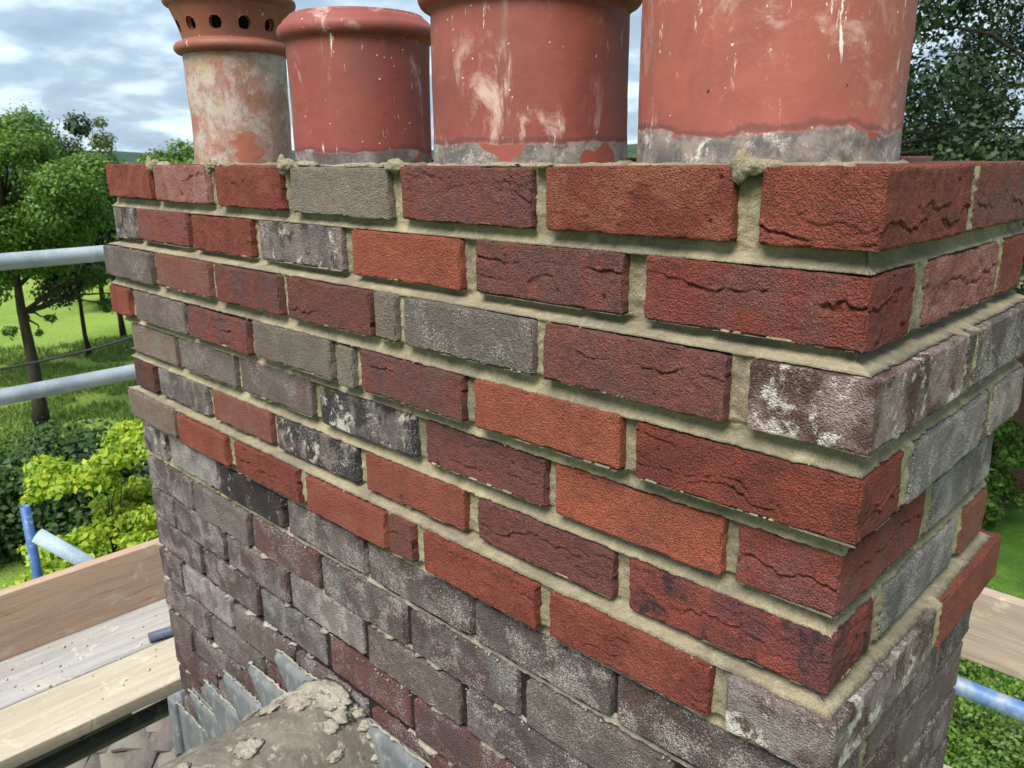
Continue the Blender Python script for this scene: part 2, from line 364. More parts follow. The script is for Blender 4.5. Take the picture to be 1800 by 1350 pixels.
stack = empty('chimney_stack', (-.75, .23, -1.6))
tag(stack, 'corbelled chimney stack of red and grey bricks with fresh mortar under four pots', 'chimney')
stack_off = Vector((-.75, .23, -1.6))
bseed = [0]
DST = 0.46
brick_count = 0
def put_brick(x0, x1, y0, y1, z0, z1, typ, hi=True, tilt=0.0, old_work=False):
    global brick_count
    bseed[0] += 1; s = bseed[0]
    c = np.array([(x0 + x1) / 2, (y0 + y1) / 2, (z0 + z1) / 2]); half = np.array([x1 - x0, y1 - y0, z1 - z0]) / 2
    dist = np.linalg.norm(np.array([min(max(CAM[0], x0), x1), y0, c[2]]) - np.array(CAM))
    st = max(.0014, dist / 806 * 1.15) if hi else .02
    r = min(.0024 if not old_work else .0022, half.min() * .6)
    # faces seen: front (-Y) and right (+X); rear of brick coarse
    def lines(h, fine):
        return axis_lines(h, st if fine else max(.012, st), r)
    front = y0 < .02
    right = x1 > -.02
    xs = lines(half[0], front or not hi); ys = lines(half[1], right); zs = lines(half[2], True)
    V, Q = box_grid(xs, ys, zs)
    q, n = rounded(V, half, r)
    a, bcol, speck, dark, white, band, crease, sm = T[typ]
    W = V + c   # sample noise in place
    if hi:
        # worn arrises: radius shrinks / bites
        bite = fbm(W, .018, s, 3)
        P = q + n * r
        cnt = (np.abs(n) > .25).sum(1)
        edge = (cnt > 1)
        P -= n * (np.maximum(0, bite + .02) * (.0062 if not old_work else .006) * edge)[:, None]
        d = .0011 * fbm(W, .035, s + 5, 2) + .0004 * vn(W, .007, s + 9) + .00025 * vn(W, .0036, s + 11)
        if crease > .5:
            d = d + .0007 * fbm(W, .012, s + 3, 2)
            rs = np.random.default_rng(s * 13 + 1)
            sfront = np.abs(n[:, 1]) > .9; sright = np.abs(n[:, 0]) > .9
            sc = np.where(sright & ~sfront, V[:, 1], V[:, 0]); t = V[:, 2]
            S2 = np.stack([sc, np.zeros_like(sc) + np.where(sright, 3.1, 0), t], 1)
            wob = .012 * vn(S2, (.06, 1, .05), s + 21) + .006 * vn(S2, (.018, 1, .016), s + 22) + .0032 * vn(S2, (.007, 1, .008), s + 23) + .0012 * vn(S2, (.003, 1, .004), s + 24)
            nl = rs.integers(1, 6)
            for k in range(nl):
                t0 = rs.uniform(-.7, .7) * half[2]; w = rs.uniform(.0008, .0014); A = rs.uniform(.5, 1.2) * .0024 * crease
                if k == 0: t0 = rs.uniform(-.55, .5) * half[2]; A = rs.uniform(.0026, .0052) * crease * (rs.random() < .7); w = rs.uniform(.0009, .0016)
                mk = sstep(.0 if k else -.45, .45, vn(np.stack([sc, t * 0 + k, t * 0], 1), (.04, 1, 1), s + 40 + k) + .35 * vn(np.stack([sc, t * 0 + k, t * 0], 1), (.009, 1, 1), s + 140 + k))
                dd = (t + wob * rs.uniform(.7, 1.2) - t0) / w
                g = -np.exp(-dd * dd) * A + .30 * A * np.exp(-((dd - 1.7) / 1.6) ** 2)
                d = d + g * mk * (sfront | sright)
            pit = sstep(.62, .8, vn(W, .0075, s + 60)); reg = sstep(.1, .5, vn(W, .04, s + 61))
            d = d - .0026 * crease * pit * reg
        if crease > .5:   # drag marks and torn patches differ from brick to brick
            tear = sstep(.05, .45, fbm(W * np.array([1, 1, 1.6]), .045, s + 70, 2)) * rs.uniform(0, .0022) * crease
            d = d - tear * (.6 + .8 * fbm(W, .006, s + 71, 3)) - rs.uniform(0, .0012) * np.abs(vn(W, (.004, .004, .05), s + 72))
        P = P + n * d[:, None]
    else:
        P = q + n * r
    # slight irregularity of placing
    rs = np.random.default_rng(s + 900); ang = rs.normal(0, .004) + tilt
    ca, sa = math.cos(ang), math.sin(ang)
    P = np.stack([P[:, 0] * ca - P[:, 2] * sa, P[:, 1], P[:, 0] * sa + P[:, 2] * ca], 1)
    o = mesh_np('brick', P, Q, M_BRICK, stack, True, tuple(Vector(c) - stack_off))
    j = rs.normal(0, .07, 2); v = .95 * (1 + rs.normal(0, .08))
    o['col_a'] = [float(x * v * (1 + j[0] * (.5 if i == 0 else -.5))) for i, x in enumerate(a)]
    o['col_b'] = [float(x * v * (1 + j[1] * (.5 if i == 0 else -.5))) for i, x in enumerate(bcol)]
    o['speck'] = float(speck); o['dark'] = float(dark); o['white'] = float(white); o['band'] = float(band)
    o['crease'] = float(crease); o['seed'] = float(s * 1.37); o['smoothness'] = float(sm)
    brick_count += 1
    return o

rj = np.random.default_rng(3)
JX = {}   # bricks per course, for the mortar
for c in range(1, 22):
    o = O_[c - 1]; zt = ZT[c - 1]; zb = zt - HB[c - 1]; fr = FR[c]; rt = RT[c]; oldw = c > 8
    lastx0 = fr[-1][0]
    for i, (x0, x1, t) in enumerate(fr):
        jz = rj.normal(0, .0012 if not oldw else .0015); jy = rj.normal(0, .0007 if not oldw else .0022)
        if i == len(fr) - 1:
            put_brick(x0, o, -o, rt[0][1], zb, zt, t, True, 0, oldw)
        else:
            dep = .1 if (x1 - x0) > .15 else (.205 if i == 0 else .1)
            put_brick(x0, x1, -o + jy, -o + dep, zb + jz, zt + jz, t, True, 0, oldw)
    for (y0, y1, t) in rt[1:]:
        jx = rj.normal(0, .0008)
        put_brick(o - .1, o + jx, y0, y1 + (o if y1 > .45 else 0), zb, zt, t, c < 20, 0, oldw)
    if c <= 3:   # rear wythe, seen over the top between the pots
        x = -1.5
        while x < -.13:
            put_brick(x, min(x + .213, -.115), .36, .46 + o, zb + (.005 if c == 1 else 0), zt + (.006 if c == 1 else 0), ['R', 'Rs', 'Om', 'P'][rj.integers(4)], False)
            x += .226
        put_brick(-1.512 - o, -1.415 - o, .114, .35, zb, zt, 'R', False)

# mortar between the bricks: one continuous weathered sheet per face, recessed behind the arrises
def mortar_sheet(face):
    S0, S1 = (-1.535, .0) if face == 'front' else (.0, .475)
    zlo, zhi = -1.30, -.0015
    ds = .0026
    if face == 'front':
        # spacing that follows distance from the camera
        xs = [0.0]
        while xs[-1] > S0:
            dd = math.hypot(xs[-1] - CAM[0], CAM[1]); xs.append(xs[-1] - max(.0018, dd / 806 * 1.5))
        s = np.array(xs[::-1])
    else:
        s = np.arange(S0, S1, ds)
    z = np.arange(zlo, zhi + .001, .0021)
    Sg, Zg = np.meshgrid(s, z, indexing='ij'); sv_, zv_ = Sg.ravel(), Zg.ravel()
    P3 = np.stack([sv_, np.full_like(sv_, 0 if face == 'front' else 7), zv_], 1)
    wob = .0022 * fbm(P3, .02, 71, 3) + .0014 * vn(P3, .006, 72); lapn_ = .0010 + .0030 * fbm(P3, .024, 91, 2) + .0016 * vn(P3, .006, 92)
    inside = np.full(len(sv_), 1.0)       # distance outside any brick (m), negative inside
    d = np.full(len(sv_), -.03)
    n1 = fbm(P3, .03, 81, 3); n2 = vn(P3, .008, 82); n3 = vn(P3, .0038, 83)
    for c in range(1, 20):
        zt, zb = ZT[c - 1], ZT[c - 1] - HB[c - 1]; ztn = ZT[c]; o0, o1 = O_[c - 1], O_[c]
        oldw = c >= 9
        # brick band of this course: perpend joints
        m = (zv_ <= zt + .0005) & (zv_ > zb)
        if m.any():
            rows = FR[c] if face == 'front' else RT[c]
            sm = sv_[m] + wob[m]
            rec = ((.0130 if face == 'front' else .0035) if not oldw else (.0085 if face == 'front' else .006)) + (.002 * n1[m])
            val = o0 - rec + (.0018 if not oldw else .002) * n2[m] + .0011 * n3[m]
            ins = np.zeros(m.sum(), bool); near = np.full(m.sum(), 1.0)
            for i, row in enumerate(rows):
                a, b = row[0], row[1]
                if i == len(rows) - 1 and face == 'front': b = 1
                if i == 0 and face != 'front': a = -1
                if i == 0 and face == 'front': a = -2
                if i == len(rows) - 1 and face != 'front': b = 2
                ins |= (sm > a + .003) & (sm < b - .003)
                near = np.minimum(near, np.minimum(abs(sm - a), abs(sm - b)))
            # mortar dragged up against the sides of the joint
            if not oldw: val = val + .0035 * np.exp(-near / .0016)
            # smears that lap over the arris of the brick
            vnear = np.minimum(near, zv_[m] - zb); lap = (vnear < lapn_[m]) & (not oldw)
            val = np.where(ins & ~lap, o0 - .022, val); val = np.where(lap & ins, o0 + .0002 + .0006 * n2[m], val)
            d[m] = val
        # bed joint under this course
        m = (zv_ <= zb) & (zv_ > ztn)
        if m.any():
            t = (zv_[m] - ztn) / max(zb - ztn, 1e-4)     # 0 bottom .. 1 top
            if c < 8:
                top = min(o0 - .0150, o1 - .006); bot = o1 - .0010
            elif c == 8 and face != 'front':
                top = o0 - .006; bot = o1 - .002
            elif c in (8, 9):
                top = min(o0 - .010, o1 - .005); bot = o1 - .004
            else:
                top = o0 - .018; bot = o1 - .0050 + .004 * n1[m]
                
            prof = sstep(-.15, .62, t) if c < 9 else sstep(-.1, .5, t)
            val = bot + (top - bot) * prof + .0026 * n1[m] + .0018 * n2[m] + .0011 * n3[m]
            if c >= 9: val = val + np.where(n1[m] > .2, .007 * sstep(.2, .55, n1[m]), 0)
            d[m] = val
        # mortar lapping over the top arris of the next course
        m = (zv_ <= ztn + .0001) & (zv_ > ztn - .008)
        if m.any() and c < 9:
            lapn = ztn - zv_[m]; lapw = .0030 + .0065 * n1[m] + .0025 * n2[m]
            d[m] = np.where(lapn < lapw, np.maximum(d[m], o1 + .0004 + .0008 * n2[m]), d[m])
    ee = np.zeros_like(d)
    if face == 'front':
        x = np.where(sv_ > -.012, sv_ + (sv_ + .012) / .012 * (d + .0012), sv_)  # run out to the corner
        x = np.where(sv_ < -1.50, sv_ - np.clip(d, -.03, .02) * (-(sv_ + 1.50) / .035), x)
        V = np.stack([x, -d, zv_], 1)
    else:
        y = np.where(sv_ < .012, sv_ - (.012 - sv_) / .012 * (d + .0012), sv_)
        V = np.stack([d, y, zv_], 1)
    ns, nz = len(s), len(z)
    i = (np.arange(ns - 1)[:, None] * nz + np.arange(nz - 1)[None, :]).ravel()
    Q = np.stack([i, i + nz, i + nz + 1, i + 1], 1)
    # drop cells buried deep inside bricks
    keep = (d[Q] < np.array(-.004)).sum(1) < 5
    V = V - np.array(stack_off)
    me_o = mesh_np('mortar', V, Q, M_MORTAR, stack, True)
    # old raked joints lower down use the dark joint material
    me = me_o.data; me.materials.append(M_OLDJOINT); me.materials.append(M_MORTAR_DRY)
    zc_ = zv_[Q].mean(1); sc_ = sv_[Q].mean(1); nn = n1[Q].mean(1); dd = d[Q].mean(1)
    mi = np.zeros(len(Q), np.int32)
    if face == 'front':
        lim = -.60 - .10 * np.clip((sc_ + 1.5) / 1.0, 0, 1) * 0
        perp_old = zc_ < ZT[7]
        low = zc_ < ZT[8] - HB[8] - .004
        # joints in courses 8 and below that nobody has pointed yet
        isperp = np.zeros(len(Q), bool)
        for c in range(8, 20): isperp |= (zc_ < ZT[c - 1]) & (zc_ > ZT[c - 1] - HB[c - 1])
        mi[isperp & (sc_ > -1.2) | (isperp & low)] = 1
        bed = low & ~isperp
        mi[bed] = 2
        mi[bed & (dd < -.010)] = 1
        b89 = (~isperp) & (zc_ < ZT[7] - HB[7] + .001) & ~low & (sc_ > -.95)
        mi[b89] = 2
    if face != 'front': mi[:] = 0
    me.polygons.foreach_set('material_index', mi)
    me.update()
    return me_o
mortar_sheet('front'); mortar_sheet('right')
# inner body of the stack and the flaunching on top
def simple_box(name, x0, x1, y0, y1, z0, z1, mat, parent=None, off=(0, 0, 0), step=None, amp=0, seed=1, bev=.002):
    c = np.array([(x0 + x1) / 2, (y0 + y1) / 2, (z0 + z1) / 2]); half = np.array([x1 - x0, y1 - y0, z1 - z0]) / 2
    r = min(bev, half.min() * .5); stp = step or 10
    V, Q = box_grid(*[axis_lines(h, stp, r) for h in half]); q, n = rounded(V, half, r); P = q + n * r
    if amp: P += n * (amp * fbm(P + c, (.08 if step else .3), seed, 3))[:, None]
    return mesh_np(name, P, Q, mat, parent, True, tuple(Vector(c) - Vector(off)))
simple_box('core', -1.47, -.06, .06, .40, -1.60, -.03, M_MORTAR, stack, stack_off)
simple_box('flaunching', -1.43, -.085, .09, .37, -.04, -.004, M_MORTAR, stack, stack_off, step=.012, amp=.006, seed=5)
simple_box('side_render', -1.495, -1.46, .10, .45, -1.6, -.01, M_MORTAR, stack, stack_off, step=.03, amp=.003)
simple_box('side_render', -1.46, -.01, .42, .455, -1.6, -.25, M_MORTAR, stack, stack_off, step=.05, amp=.003)

def blob(name, c, rad, mat, parent=None, off=(0, 0, 0), seed=1, amp=.35, n=18, fs=.6):
    u = np.linspace(0, math.pi, n); v = np.linspace(0, 2 * math.pi, 2 * n, endpoint=False)
    U, Vv = np.meshgrid(u, v, indexing='ij'); D = np.stack([np.sin(U) * np.cos(Vv), np.sin(U) * np.sin(Vv), np.cos(U)], -1).reshape(-1, 3)
    rad = np.array(rad); k = 1 + amp * fbm(D * 1.0, fs, seed, 4)
    P = D * rad * k[:, None]; m = 2 * n; Q = []
    i = (np.arange(n - 1)[:, None] * m + np.arange(m)[None, :]); j = (np.arange(n - 1)[:, None] * m + (np.arange(m)[None, :] + 1) % m)
    Q = np.stack([i.ravel(), (i + m).ravel(), (j + m).ravel(), j.ravel()], 1)
    return mesh_np(name, P, Q, mat, parent, True, tuple(Vector([float(a) for a in c]) - Vector(off)))
# squeezed-out mortar on top of the perpends of the top course
for i, (x, y, rx, ry, rz) in enumerate([(-1.296, .006, .011, .014, .010), (-1.285, .02, .02, .012, .007), (-1.300, .0, .007, .006, .014), (-1.066, .006, .013, .012, .008), (-1.05, .02, .018, .014, .006), (-1.068, .0, .008, .006, .012),
      (-.838, .006, .014, .014, .009), (-.808, .018, .035, .012, .006), (-.84, .0, .009, .006, .014), (-.588, .008, .014, .012, .008), (-.60, .014, .03, .008, .005), (-.345, .008, .010, .010, .0035),
      (-.112, .004, .016, .010, .0075), (-.108, .014, .022, .012, .006), (-.118, .001, .008, .006, .014), (-.095, .010, .012, .008, .005), (-.70, .03, .03, .01, .004), (-.44, .04, .03, .012, .004), (-.06, .03, .012, .01, .003), (-.035, .012, .007, .006, .003)]):
    blob('mortar_lump', (x, y, .000), (rx, ry, rz), M_MORTAR, stack, stack_off, seed=i * 3 + 2, amp=.42, fs=.5)
# loose crumbs on the ledges
rc = np.random.default_rng(11)
CV, CQ = [], []; base = 0
oct_v = np.array([(1, 0, 0), (-1, 0, 0), (0, 1, 0), (0, -1, 0), (0, 0, 1), (0, 0, -1)], float)
oct_f = np.array([(0, 2, 4), (2, 1, 4), (1, 3, 4), (3, 0, 4), (2, 0, 5), (1, 2, 5), (3, 1, 5), (0, 3, 5)])
def crumbs(pts, rad, name, mat, parent=None, off=(0, 0, 0), seed=3):
    r_ = np.random.default_rng(seed); Vs = []; Fs = []
    for i, (p, r) in enumerate(zip(pts, rad)):
        Vs.append(np.array(p) + oct_v * r * r_.uniform(.5, 1.2, (6, 1)) * r_.uniform(.6, 1.2, (1, 3))); Fs.append(oct_f + 6 * i)
    o = mesh_np(name, np.concatenate(Vs) - np.array(off), np.concatenate(Fs), mat, parent, False)
    return tag(o, kind='stuff')
pts, rad = [], []
for c in (2, 3, 4, 6, 7, 8, 9, 10, 11, 12, 13):
    for k in range(26 if c < 8 else 60):
        x = rc.uniform(-1.5, 0.0); pts.append((x, -O_[c] + rc.uniform(-.0015, .003) + .001, ZT[c] + .0015)); rad.append(rc.uniform(.0006, .0022) * (1 if c < 8 else 1.6))
crumbs(pts, rad, 'mortar_crumbs', M_MORTAR_DRY, stack, stack_off)

# ------------------------------------------------------------------ CHIMNEY POTS
def pot_mat(name, base, base2, dirty, skirt, skirt_h, skirt_col, streak, seed):
    m, nt, b = mat_new(name); g = G(nt); tcn = g.n('ShaderNodeTexCoord'); P0 = tcn.outputs['Object']
    mp = g.n('ShaderNodeMapping'); mp.inputs['Location'].default_value = (seed, seed * .7, 0); nt.links.new(P0, mp.inputs[0]); P = mp.outputs[0]
    sp = g.n('ShaderNodeSeparateXYZ'); nt.links.new(P0, sp.inputs[0]); z = sp.outputs[2]
    col = g.mix(g.ramp(g.noise(P, 7, 5, .6, .4), .35, .65), base, base2)
    col = g.hsv(col, g.m('ADD', .88, g.m('MULTIPLY', g.noise(P, 60, 5, .6), .24)))
    # vertical staining
    st = g.noise(g.scalev(P, (1, 1, .15)), 26, 5, .65, .3)
    col = g.mix(g.m('MULTIPLY', g.ramp(st, .52, .72), .35), col, (.13, .05, .04))
    # lime bloom
    bl = g.noise(P, 15, 9, .76, .45); bth = .66 - .14 * dirty
    bf = g.ramp(bl, bth - .02, bth + .16)
    col = g.mix(g.m('MULTIPLY', bf, .35 + .4 * dirty), col, (.44, .31, .28))
    if dirty > .8:
        ln = g.noise(P, 15, 9, .78, .2)
        col = g.mix(g.m('MULTIPLY', g.ramp(ln, .45, .58), .85), col, (.34, .30, .27))
        l2 = g.noise(P, 31, 6, .7, .5)
        col = g.mix(g.m('MULTIPLY', g.ramp(l2, .56, .66), .7), col, (.30, .29, .14))
        l3 = g.noise(P, 8, 3, .6, .3)
        col = g.mix(g.m('MULTIPLY', g.ramp(l3, .56, .59), .9), col, (.27, .08, .05))
        l4 = g.noise(P, 70, 7, .8)
        col = g.mix(g.m('MULTIPLY', g.ramp(l4, .52, .66), .75), col, (.10, .095, .08))
    # broad chalky smears
    sm1 = g.noise(g.scalev(P, (1, 1, .4)), 16, 7, .68, .9); sm2 = g.ramp(g.noise(P, 6, 3, .6), .44, .60)
    col = g.mix(g.m('MULTIPLY', g.m('MULTIPLY', g.ramp(sm1, .54, .68), sm2), .25 + .55 * streak), col, (.50, .37, .34))
    soot = g.m('MULTIPLY', g.ramp(g.noise(g.scalev(P, (1, 1, .5)), 9, 5, .65), .54, .70), .45); col = g.mix(soot, col, (.10, .045, .04))
    # white drips, stretched down the pot
    ds = g.noise(g.scalev(P, (1, 1, .2)), 75, 6, .7, .4)
    rg = g.ramp(g.noise(P, 10, 3, .6), .50, .62)
    df = g.m('MULTIPLY', g.ramp(ds, .655 - .07 * streak, .70 - .07 * streak), rg)
    col = g.mix(g.m('MULTIPLY', df, .85), col, (.68, .66, .62))
    # fine splashes
    vo = g.n('ShaderNodeTexVoronoi', inp={'Scale': 75.0, 'Randomness': 1.0}); nt.links.new(P, vo.inputs['Vector'])
    dots = g.m('MULTIPLY', g.m('LESS_THAN', g.m('ADD', vo.outputs['Distance'], g.m('MULTIPLY', g.m('SUBTRACT', g.noise(P, 300, 3, .7), .5), .5)), .07), g.m('GREATER_THAN', g.noise(P, 40, 2), .55))
    col = g.mix(g.m('MULTIPLY', dots, .7), col, (.62, .58, .53))
    vd = g.n('ShaderNodeTexVoronoi', inp={'Scale': 42.0}); nt.links.new(P, vd.inputs['Vector'])
    dd = g.m('MULTIPLY', g.m('LESS_THAN', g.m('ADD', vd.outputs['Distance'], g.m('MULTIPLY', g.m('SUBTRACT', g.noise(P, 220, 3, .7), .5), .3)), .05), g.m('GREATER_THAN', g.noise(P, 33, 2), .56))
    col = g.mix(dd, col, (.03, .02, .02))
    h = g.m('ADD', g.noise(P, 190, 4, .6), g.m('MULTIPLY', bf, .5))
    if skirt:
        wob = g.noise(P, 12, 5, .62)
        zz = g.m('ADD', z, g.m('MULTIPLY', g.m('SUBTRACT', wob, .5), .042))
        sk = g.m('SUBTRACT', 1, g.ramp(zz, skirt_h - .0015, skirt_h + .0015))
        line = g.m('MULTIPLY', g.m('SUBTRACT', 1, g.ramp(g.m('ABSOLUTE', g.m('SUBTRACT', zz, skirt_h + .004)), .0005, .005)), .5)
        col = g.mix(line, col, (.05, .03, .028))
        s1 = g.mix(g.ramp(g.noise(P, 24, 9, .8, .2), .42, .60), skirt_col, (.08, .075, .075))
        s1 = g.mix(g.ramp(g.noise(P, 42, 9, .85, .2), .53, .66), s1, (.54, .52, .48))
        s1 = g.mix(g.ramp(g.noise(P, 11, 2, .5, .2), .56, .58), s1, (.21, .058, .040))
        s1 = g.mix(g.m('MULTIPLY', g.ramp(g.noise(P, 5, 3, .6), .50, .60), .8), s1, (.055, .05, .05)); col = g.mix(sk, col, s1)
        h = g.m('ADD', h, g.m('MULTIPLY', sk, g.m('MULTIPLY', g.noise(P, 60, 6, .7), 3)))
    nt.links.new(col, b.inputs['Base Color'])
    nt.links.new(g.bump(h, .16, .0020), b.inputs['Normal'])
    b.inputs['Roughness'].default_value = .62
    try: b.inputs['Specular IOR Level'].default_value = .35
    except Exception: pass
    return m
TC1, TC2 = (.215, .058, .044), (.172, .045, .036)
M_P4 = pot_mat('terracotta_limed', (.27, .080, .060), (.21, .060, .047), .80, True, .032, (.22, .18, .155), .75, 4.1)
M_P3 = pot_mat('terracotta_splashed', TC1, TC2, .42, True, .030, (.22, .19, .165), .9, 2.3)
M_P2 = pot_mat('terracotta_clean', (.20, .050, .040), (.17, .041, .034), .12, True, .024, (.26, .235, .22), .55, 7.7)
M_P1 = pot_mat('terracotta_lichened', (.27, .18, .15), (.25, .10, .07), 1.0, False, 0, (0, 0, 0), .5, 1.2)
M_P1T = pot_mat('terracotta_collar', (.22, .075, .048), (.165, .056, .04), .2, False, 0, (0, 0, 0), .5, 3.2)
M_SOOT, _nt, _b = mat_new('soot'); _b.inputs['Base Color'].default_value = (.012, .011, .010, 1)
def lathe(name, prof, mat, parent, seg=128, amp=.0006, seed=1):
    prof = np.array(prof, float); a = np.arange(seg) / seg * 2 * math.pi; m = len(prof)
    V = np.stack([prof[:, 0][:, None] * np.cos(a), prof[:, 0][:, None] * np.sin(a), np.broadcast_to(prof[:, 1][:, None], (m, seg))], -1).reshape(-1, 3)
    nn = np.stack([V[:, 0], V[:, 1], V[:, 2] * 0], 1); nn /= np.maximum(np.linalg.norm(nn, axis=1, keepdims=True), 1e-6)
    V = V + nn * (amp * 2.0 * fbm(V, .09, seed, 2) + amp * .5 * vn(V, .012, seed + 3))[:, None]
    i = (np.arange(m - 1)[:, None] * seg + np.arange(seg)[None, :]); j = (np.arange(m - 1)[:, None] * seg + (np.arange(seg)[None, :] + 1) % seg)
    Q = np.stack([i.ravel(), j.ravel(), (j + seg).ravel(), (i + seg).ravel()], 1)
    return mesh_np(name, V, Q, mat, parent, True)
def subdiv(prof, step=.006):
    out = [prof[0]]
    for a, b in zip(prof[:-1], prof[1:]):
        n = max(1, int(math.hypot(b[0] - a[0], b[1] - a[1]) / step))
        for k in range(1, n + 1): out.append((a[0] + (b[0] - a[0]) * k / n, a[1] + (b[1] - a[1]) * k / n))
    return out
def arcp(cx, cz, r, a0, a1, n=10, sx=1):
    return [(cx + sx * r * math.cos(math.radians(a0 + (a1 - a0) * k / n)), cz + r * math.sin(math.radians(a0 + (a1 - a0) * k / n))) for k in range(n + 1)]
# pot 4 (nearest, widest, plain)
p4 = empty('chimney_pot', (-.219, .23, -.004)); tag(p4, 'widest terracotta pot, nearest the stack corner, with white lime smears and blackened foot', 'chimney pot', 'terracotta chimney pots on the stack')
R = .1370
lathe('pot_body', subdiv([(R + .001, 0), (R, .05), (R, .30)] + [(R + .002, .33), (R + .012, .345)] + arcp(R + .004, .365, .014, -50, 90, 8) + [(R - .012, .379), (R - .018, .34), (R - .018, 0)]), M_P4, p4, seed=4)
# pot 3
p3 = empty('chimney_pot', (-.570, .23, -.004)); tag(p3, 'terracotta pot second from the stack corner, rolled rim cut by the picture top, white speckles', 'chimney pot', 'terracotta chimney pots on the stack')
R = .1335
lathe('pot_body', subdiv([(R + .001, 0), (R, .04), (R - .001, .194)]) + subdiv([(R - .001, .194), (R + .003, .198)], .002)[1:] + arcp(R + .002, .213, .0135, -80, 80, 12) + [(R + .002, .228), (R - .006, .241), (R - .016, .245), (R - .019, .20), (R - .019, 0)], M_P3, p3, seed=6)
# pot 2
p2 = empty('chimney_pot', (-.961, .23, -.004)); tag(p2, 'smaller smooth dark terracotta pot with fully visible rounded rim, between lichened and splashed pots', 'chimney pot', 'terracotta chimney pots on the stack')
R = .1155
lathe('pot_body', subdiv([(R, 0), (R + .0005, .06), (R + .002, .190)]) + [(R + .003, .194)] + arcp(R + .001, .209, .0135, -75, 60, 12) + [(R + .004, .226), (R - .004, .233), (R - .012, .234), (R - .017, .20), (R - .017, 0)], M_P2, p2, seed=9)
lathe('rim_cap', subdiv([(R - .005, .2325), (R - .006, .236), (R - .02, .238), (R - .03, .236), (.001, .237)], .01), M_P2, p2, seed=10)
# pot 1: louvred cowl pot with round vents and two flanges
p1 = empty('chimney_pot', (-1.380, .23, -.004)); tag(p1, 'farthest pot, lichen-mottled pale body under a flared collar with round vent holes', 'chimney pot', 'terracotta chimney pots on the stack')
lathe('pot_body', subdiv([(.0955, 0), (.0965, .10), (.0995, .2125), (.088, .216), (.085, .0)]), M_P1, p1, seed=12, amp=.0012)
fl = [(.0985, .211), (.104, .213)] + arcp(.1035, .2235, .0105, -80, 85, 10) + [(.1005, .236), (.097, .238), (.086, .238), (.086, .211)]
lathe('flange', fl, M_P1T, p1, seed=13)
# collar with real round openings: grid over angle x height, with cells near each hole warped to its rim
def holed_collar(parent):
    nh = 12; seg = nh * 24; zs = np.linspace(.236, .300, 26)
    def rad(z): t = (z - .236) / .064; return .0955 + .021 * t ** 1.4
    a = np.arange(seg) / seg * 2 * math.pi
    V = []; hz, hr = .262, .0088
    A, Z = np.meshgrid(a, zs, indexing='ij'); A = A.copy(); Z = Z.copy()
    Rr = rad(Z); inside = np.zeros_like(A, bool)
    for k in range(nh):
        ac = (k + .5) / nh * 2 * math.pi
        du = (A - ac) * Rr; dz = Z - hz; dist = np.hypot(du, dz)
        pull = (dist < hr * 1.75) & (dist > 1e-6)
        nd = np.where(dist < hr * 1.75, hr + (dist / (hr * 1.75)) * (hr * .75), dist)
        f = np.where(pull, nd / np.maximum(dist, 1e-6), 1)
        ins = dist < hr * .62; inside |= ins
        A = np.where(pull, ac + du * f / Rr, A); Z = np.where(pull, hz + dz * f, Z)
    Rr = rad(Z); ns, nz = A.shape
    outer = np.stack([Rr * np.cos(A), Rr * np.sin(A), Z], -1).reshape(-1, 3)
    inner = np.stack([(Rr - .011) * np.cos(A), (Rr - .011) * np.sin(A), Z], -1).reshape(-1, 3)
    F = []; off = len(outer); cell = {}
    for i in range(ns):
        i2 = (i + 1) % ns
        for j in range(nz - 1):
            q = (i * nz + j, i2 * nz + j, i2 * nz + j + 1, i * nz + j + 1)
            if inside[i, j] and inside[i2, j] and inside[i2, j + 1] and inside[i, j + 1]: cell[(i, j)] = True; continue
            if inside[i, j] or inside[i2, j] or inside[i2, j + 1] or inside[i, j + 1]: cell[(i, j)] = True; continue
            F.append(q); F.append(tuple(off + v for v in q[::-1]))
    for (i, j) in cell:   # walls of the openings
        i2 = (i + 1) % ns; v = [i * nz + j, i2 * nz + j, i2 * nz + j + 1, i * nz + j + 1]
        for (e0, e1, nb) in ((v[0], v[1], (i, j - 1)), (v[1], v[2], (i2, j)), (v[2], v[3], (i, j + 1)), (v[3], v[0], ((i - 1) % ns, j))):
            if nb not in cell: F.append((e1, e0, off + e0, off + e1))
    return mesh_py('vented_collar', np.concatenate([outer, inner]), F, M_P1T, parent)
holed_collar(p1)
lathe('top_rim', [(.1155, .298)] + arcp(.116, .309, .010, -70, 80, 8) + subdiv([(.112, .325), (.098, .345), (.09, .40), (.078, .405), (.086, .33), (.1, .30)], .02), M_P1T, p1, seed=15)
lathe('flue_liner', [(.070, .0), (.074, .15), (.080, .34)], M_SOOT, p1, seed=16)
# mortar lying round the feet of the pots
for i, (px_, py_, pr) in enumerate([(-.219, .23, .137), (-.57, .23, .1335), (-.961, .23, .1155), (-1.38, .23, .096)]):
    V, Q = tube([(px_ + (pr + .004) * math.cos(t), py_ + (pr + .004) * math.sin(t), -.006) for t in np.linspace(0, 2 * math.pi, 60)], .008, 8, False)
    V = V + (np.stack([V[:, 0] * 0, V[:, 1] * 0, .004 * fbm(V, .02, i, 3)], 1))
    mesh_py('bedding_fillet', V - np.array(stack_off), Q, M_MORTAR, stack)

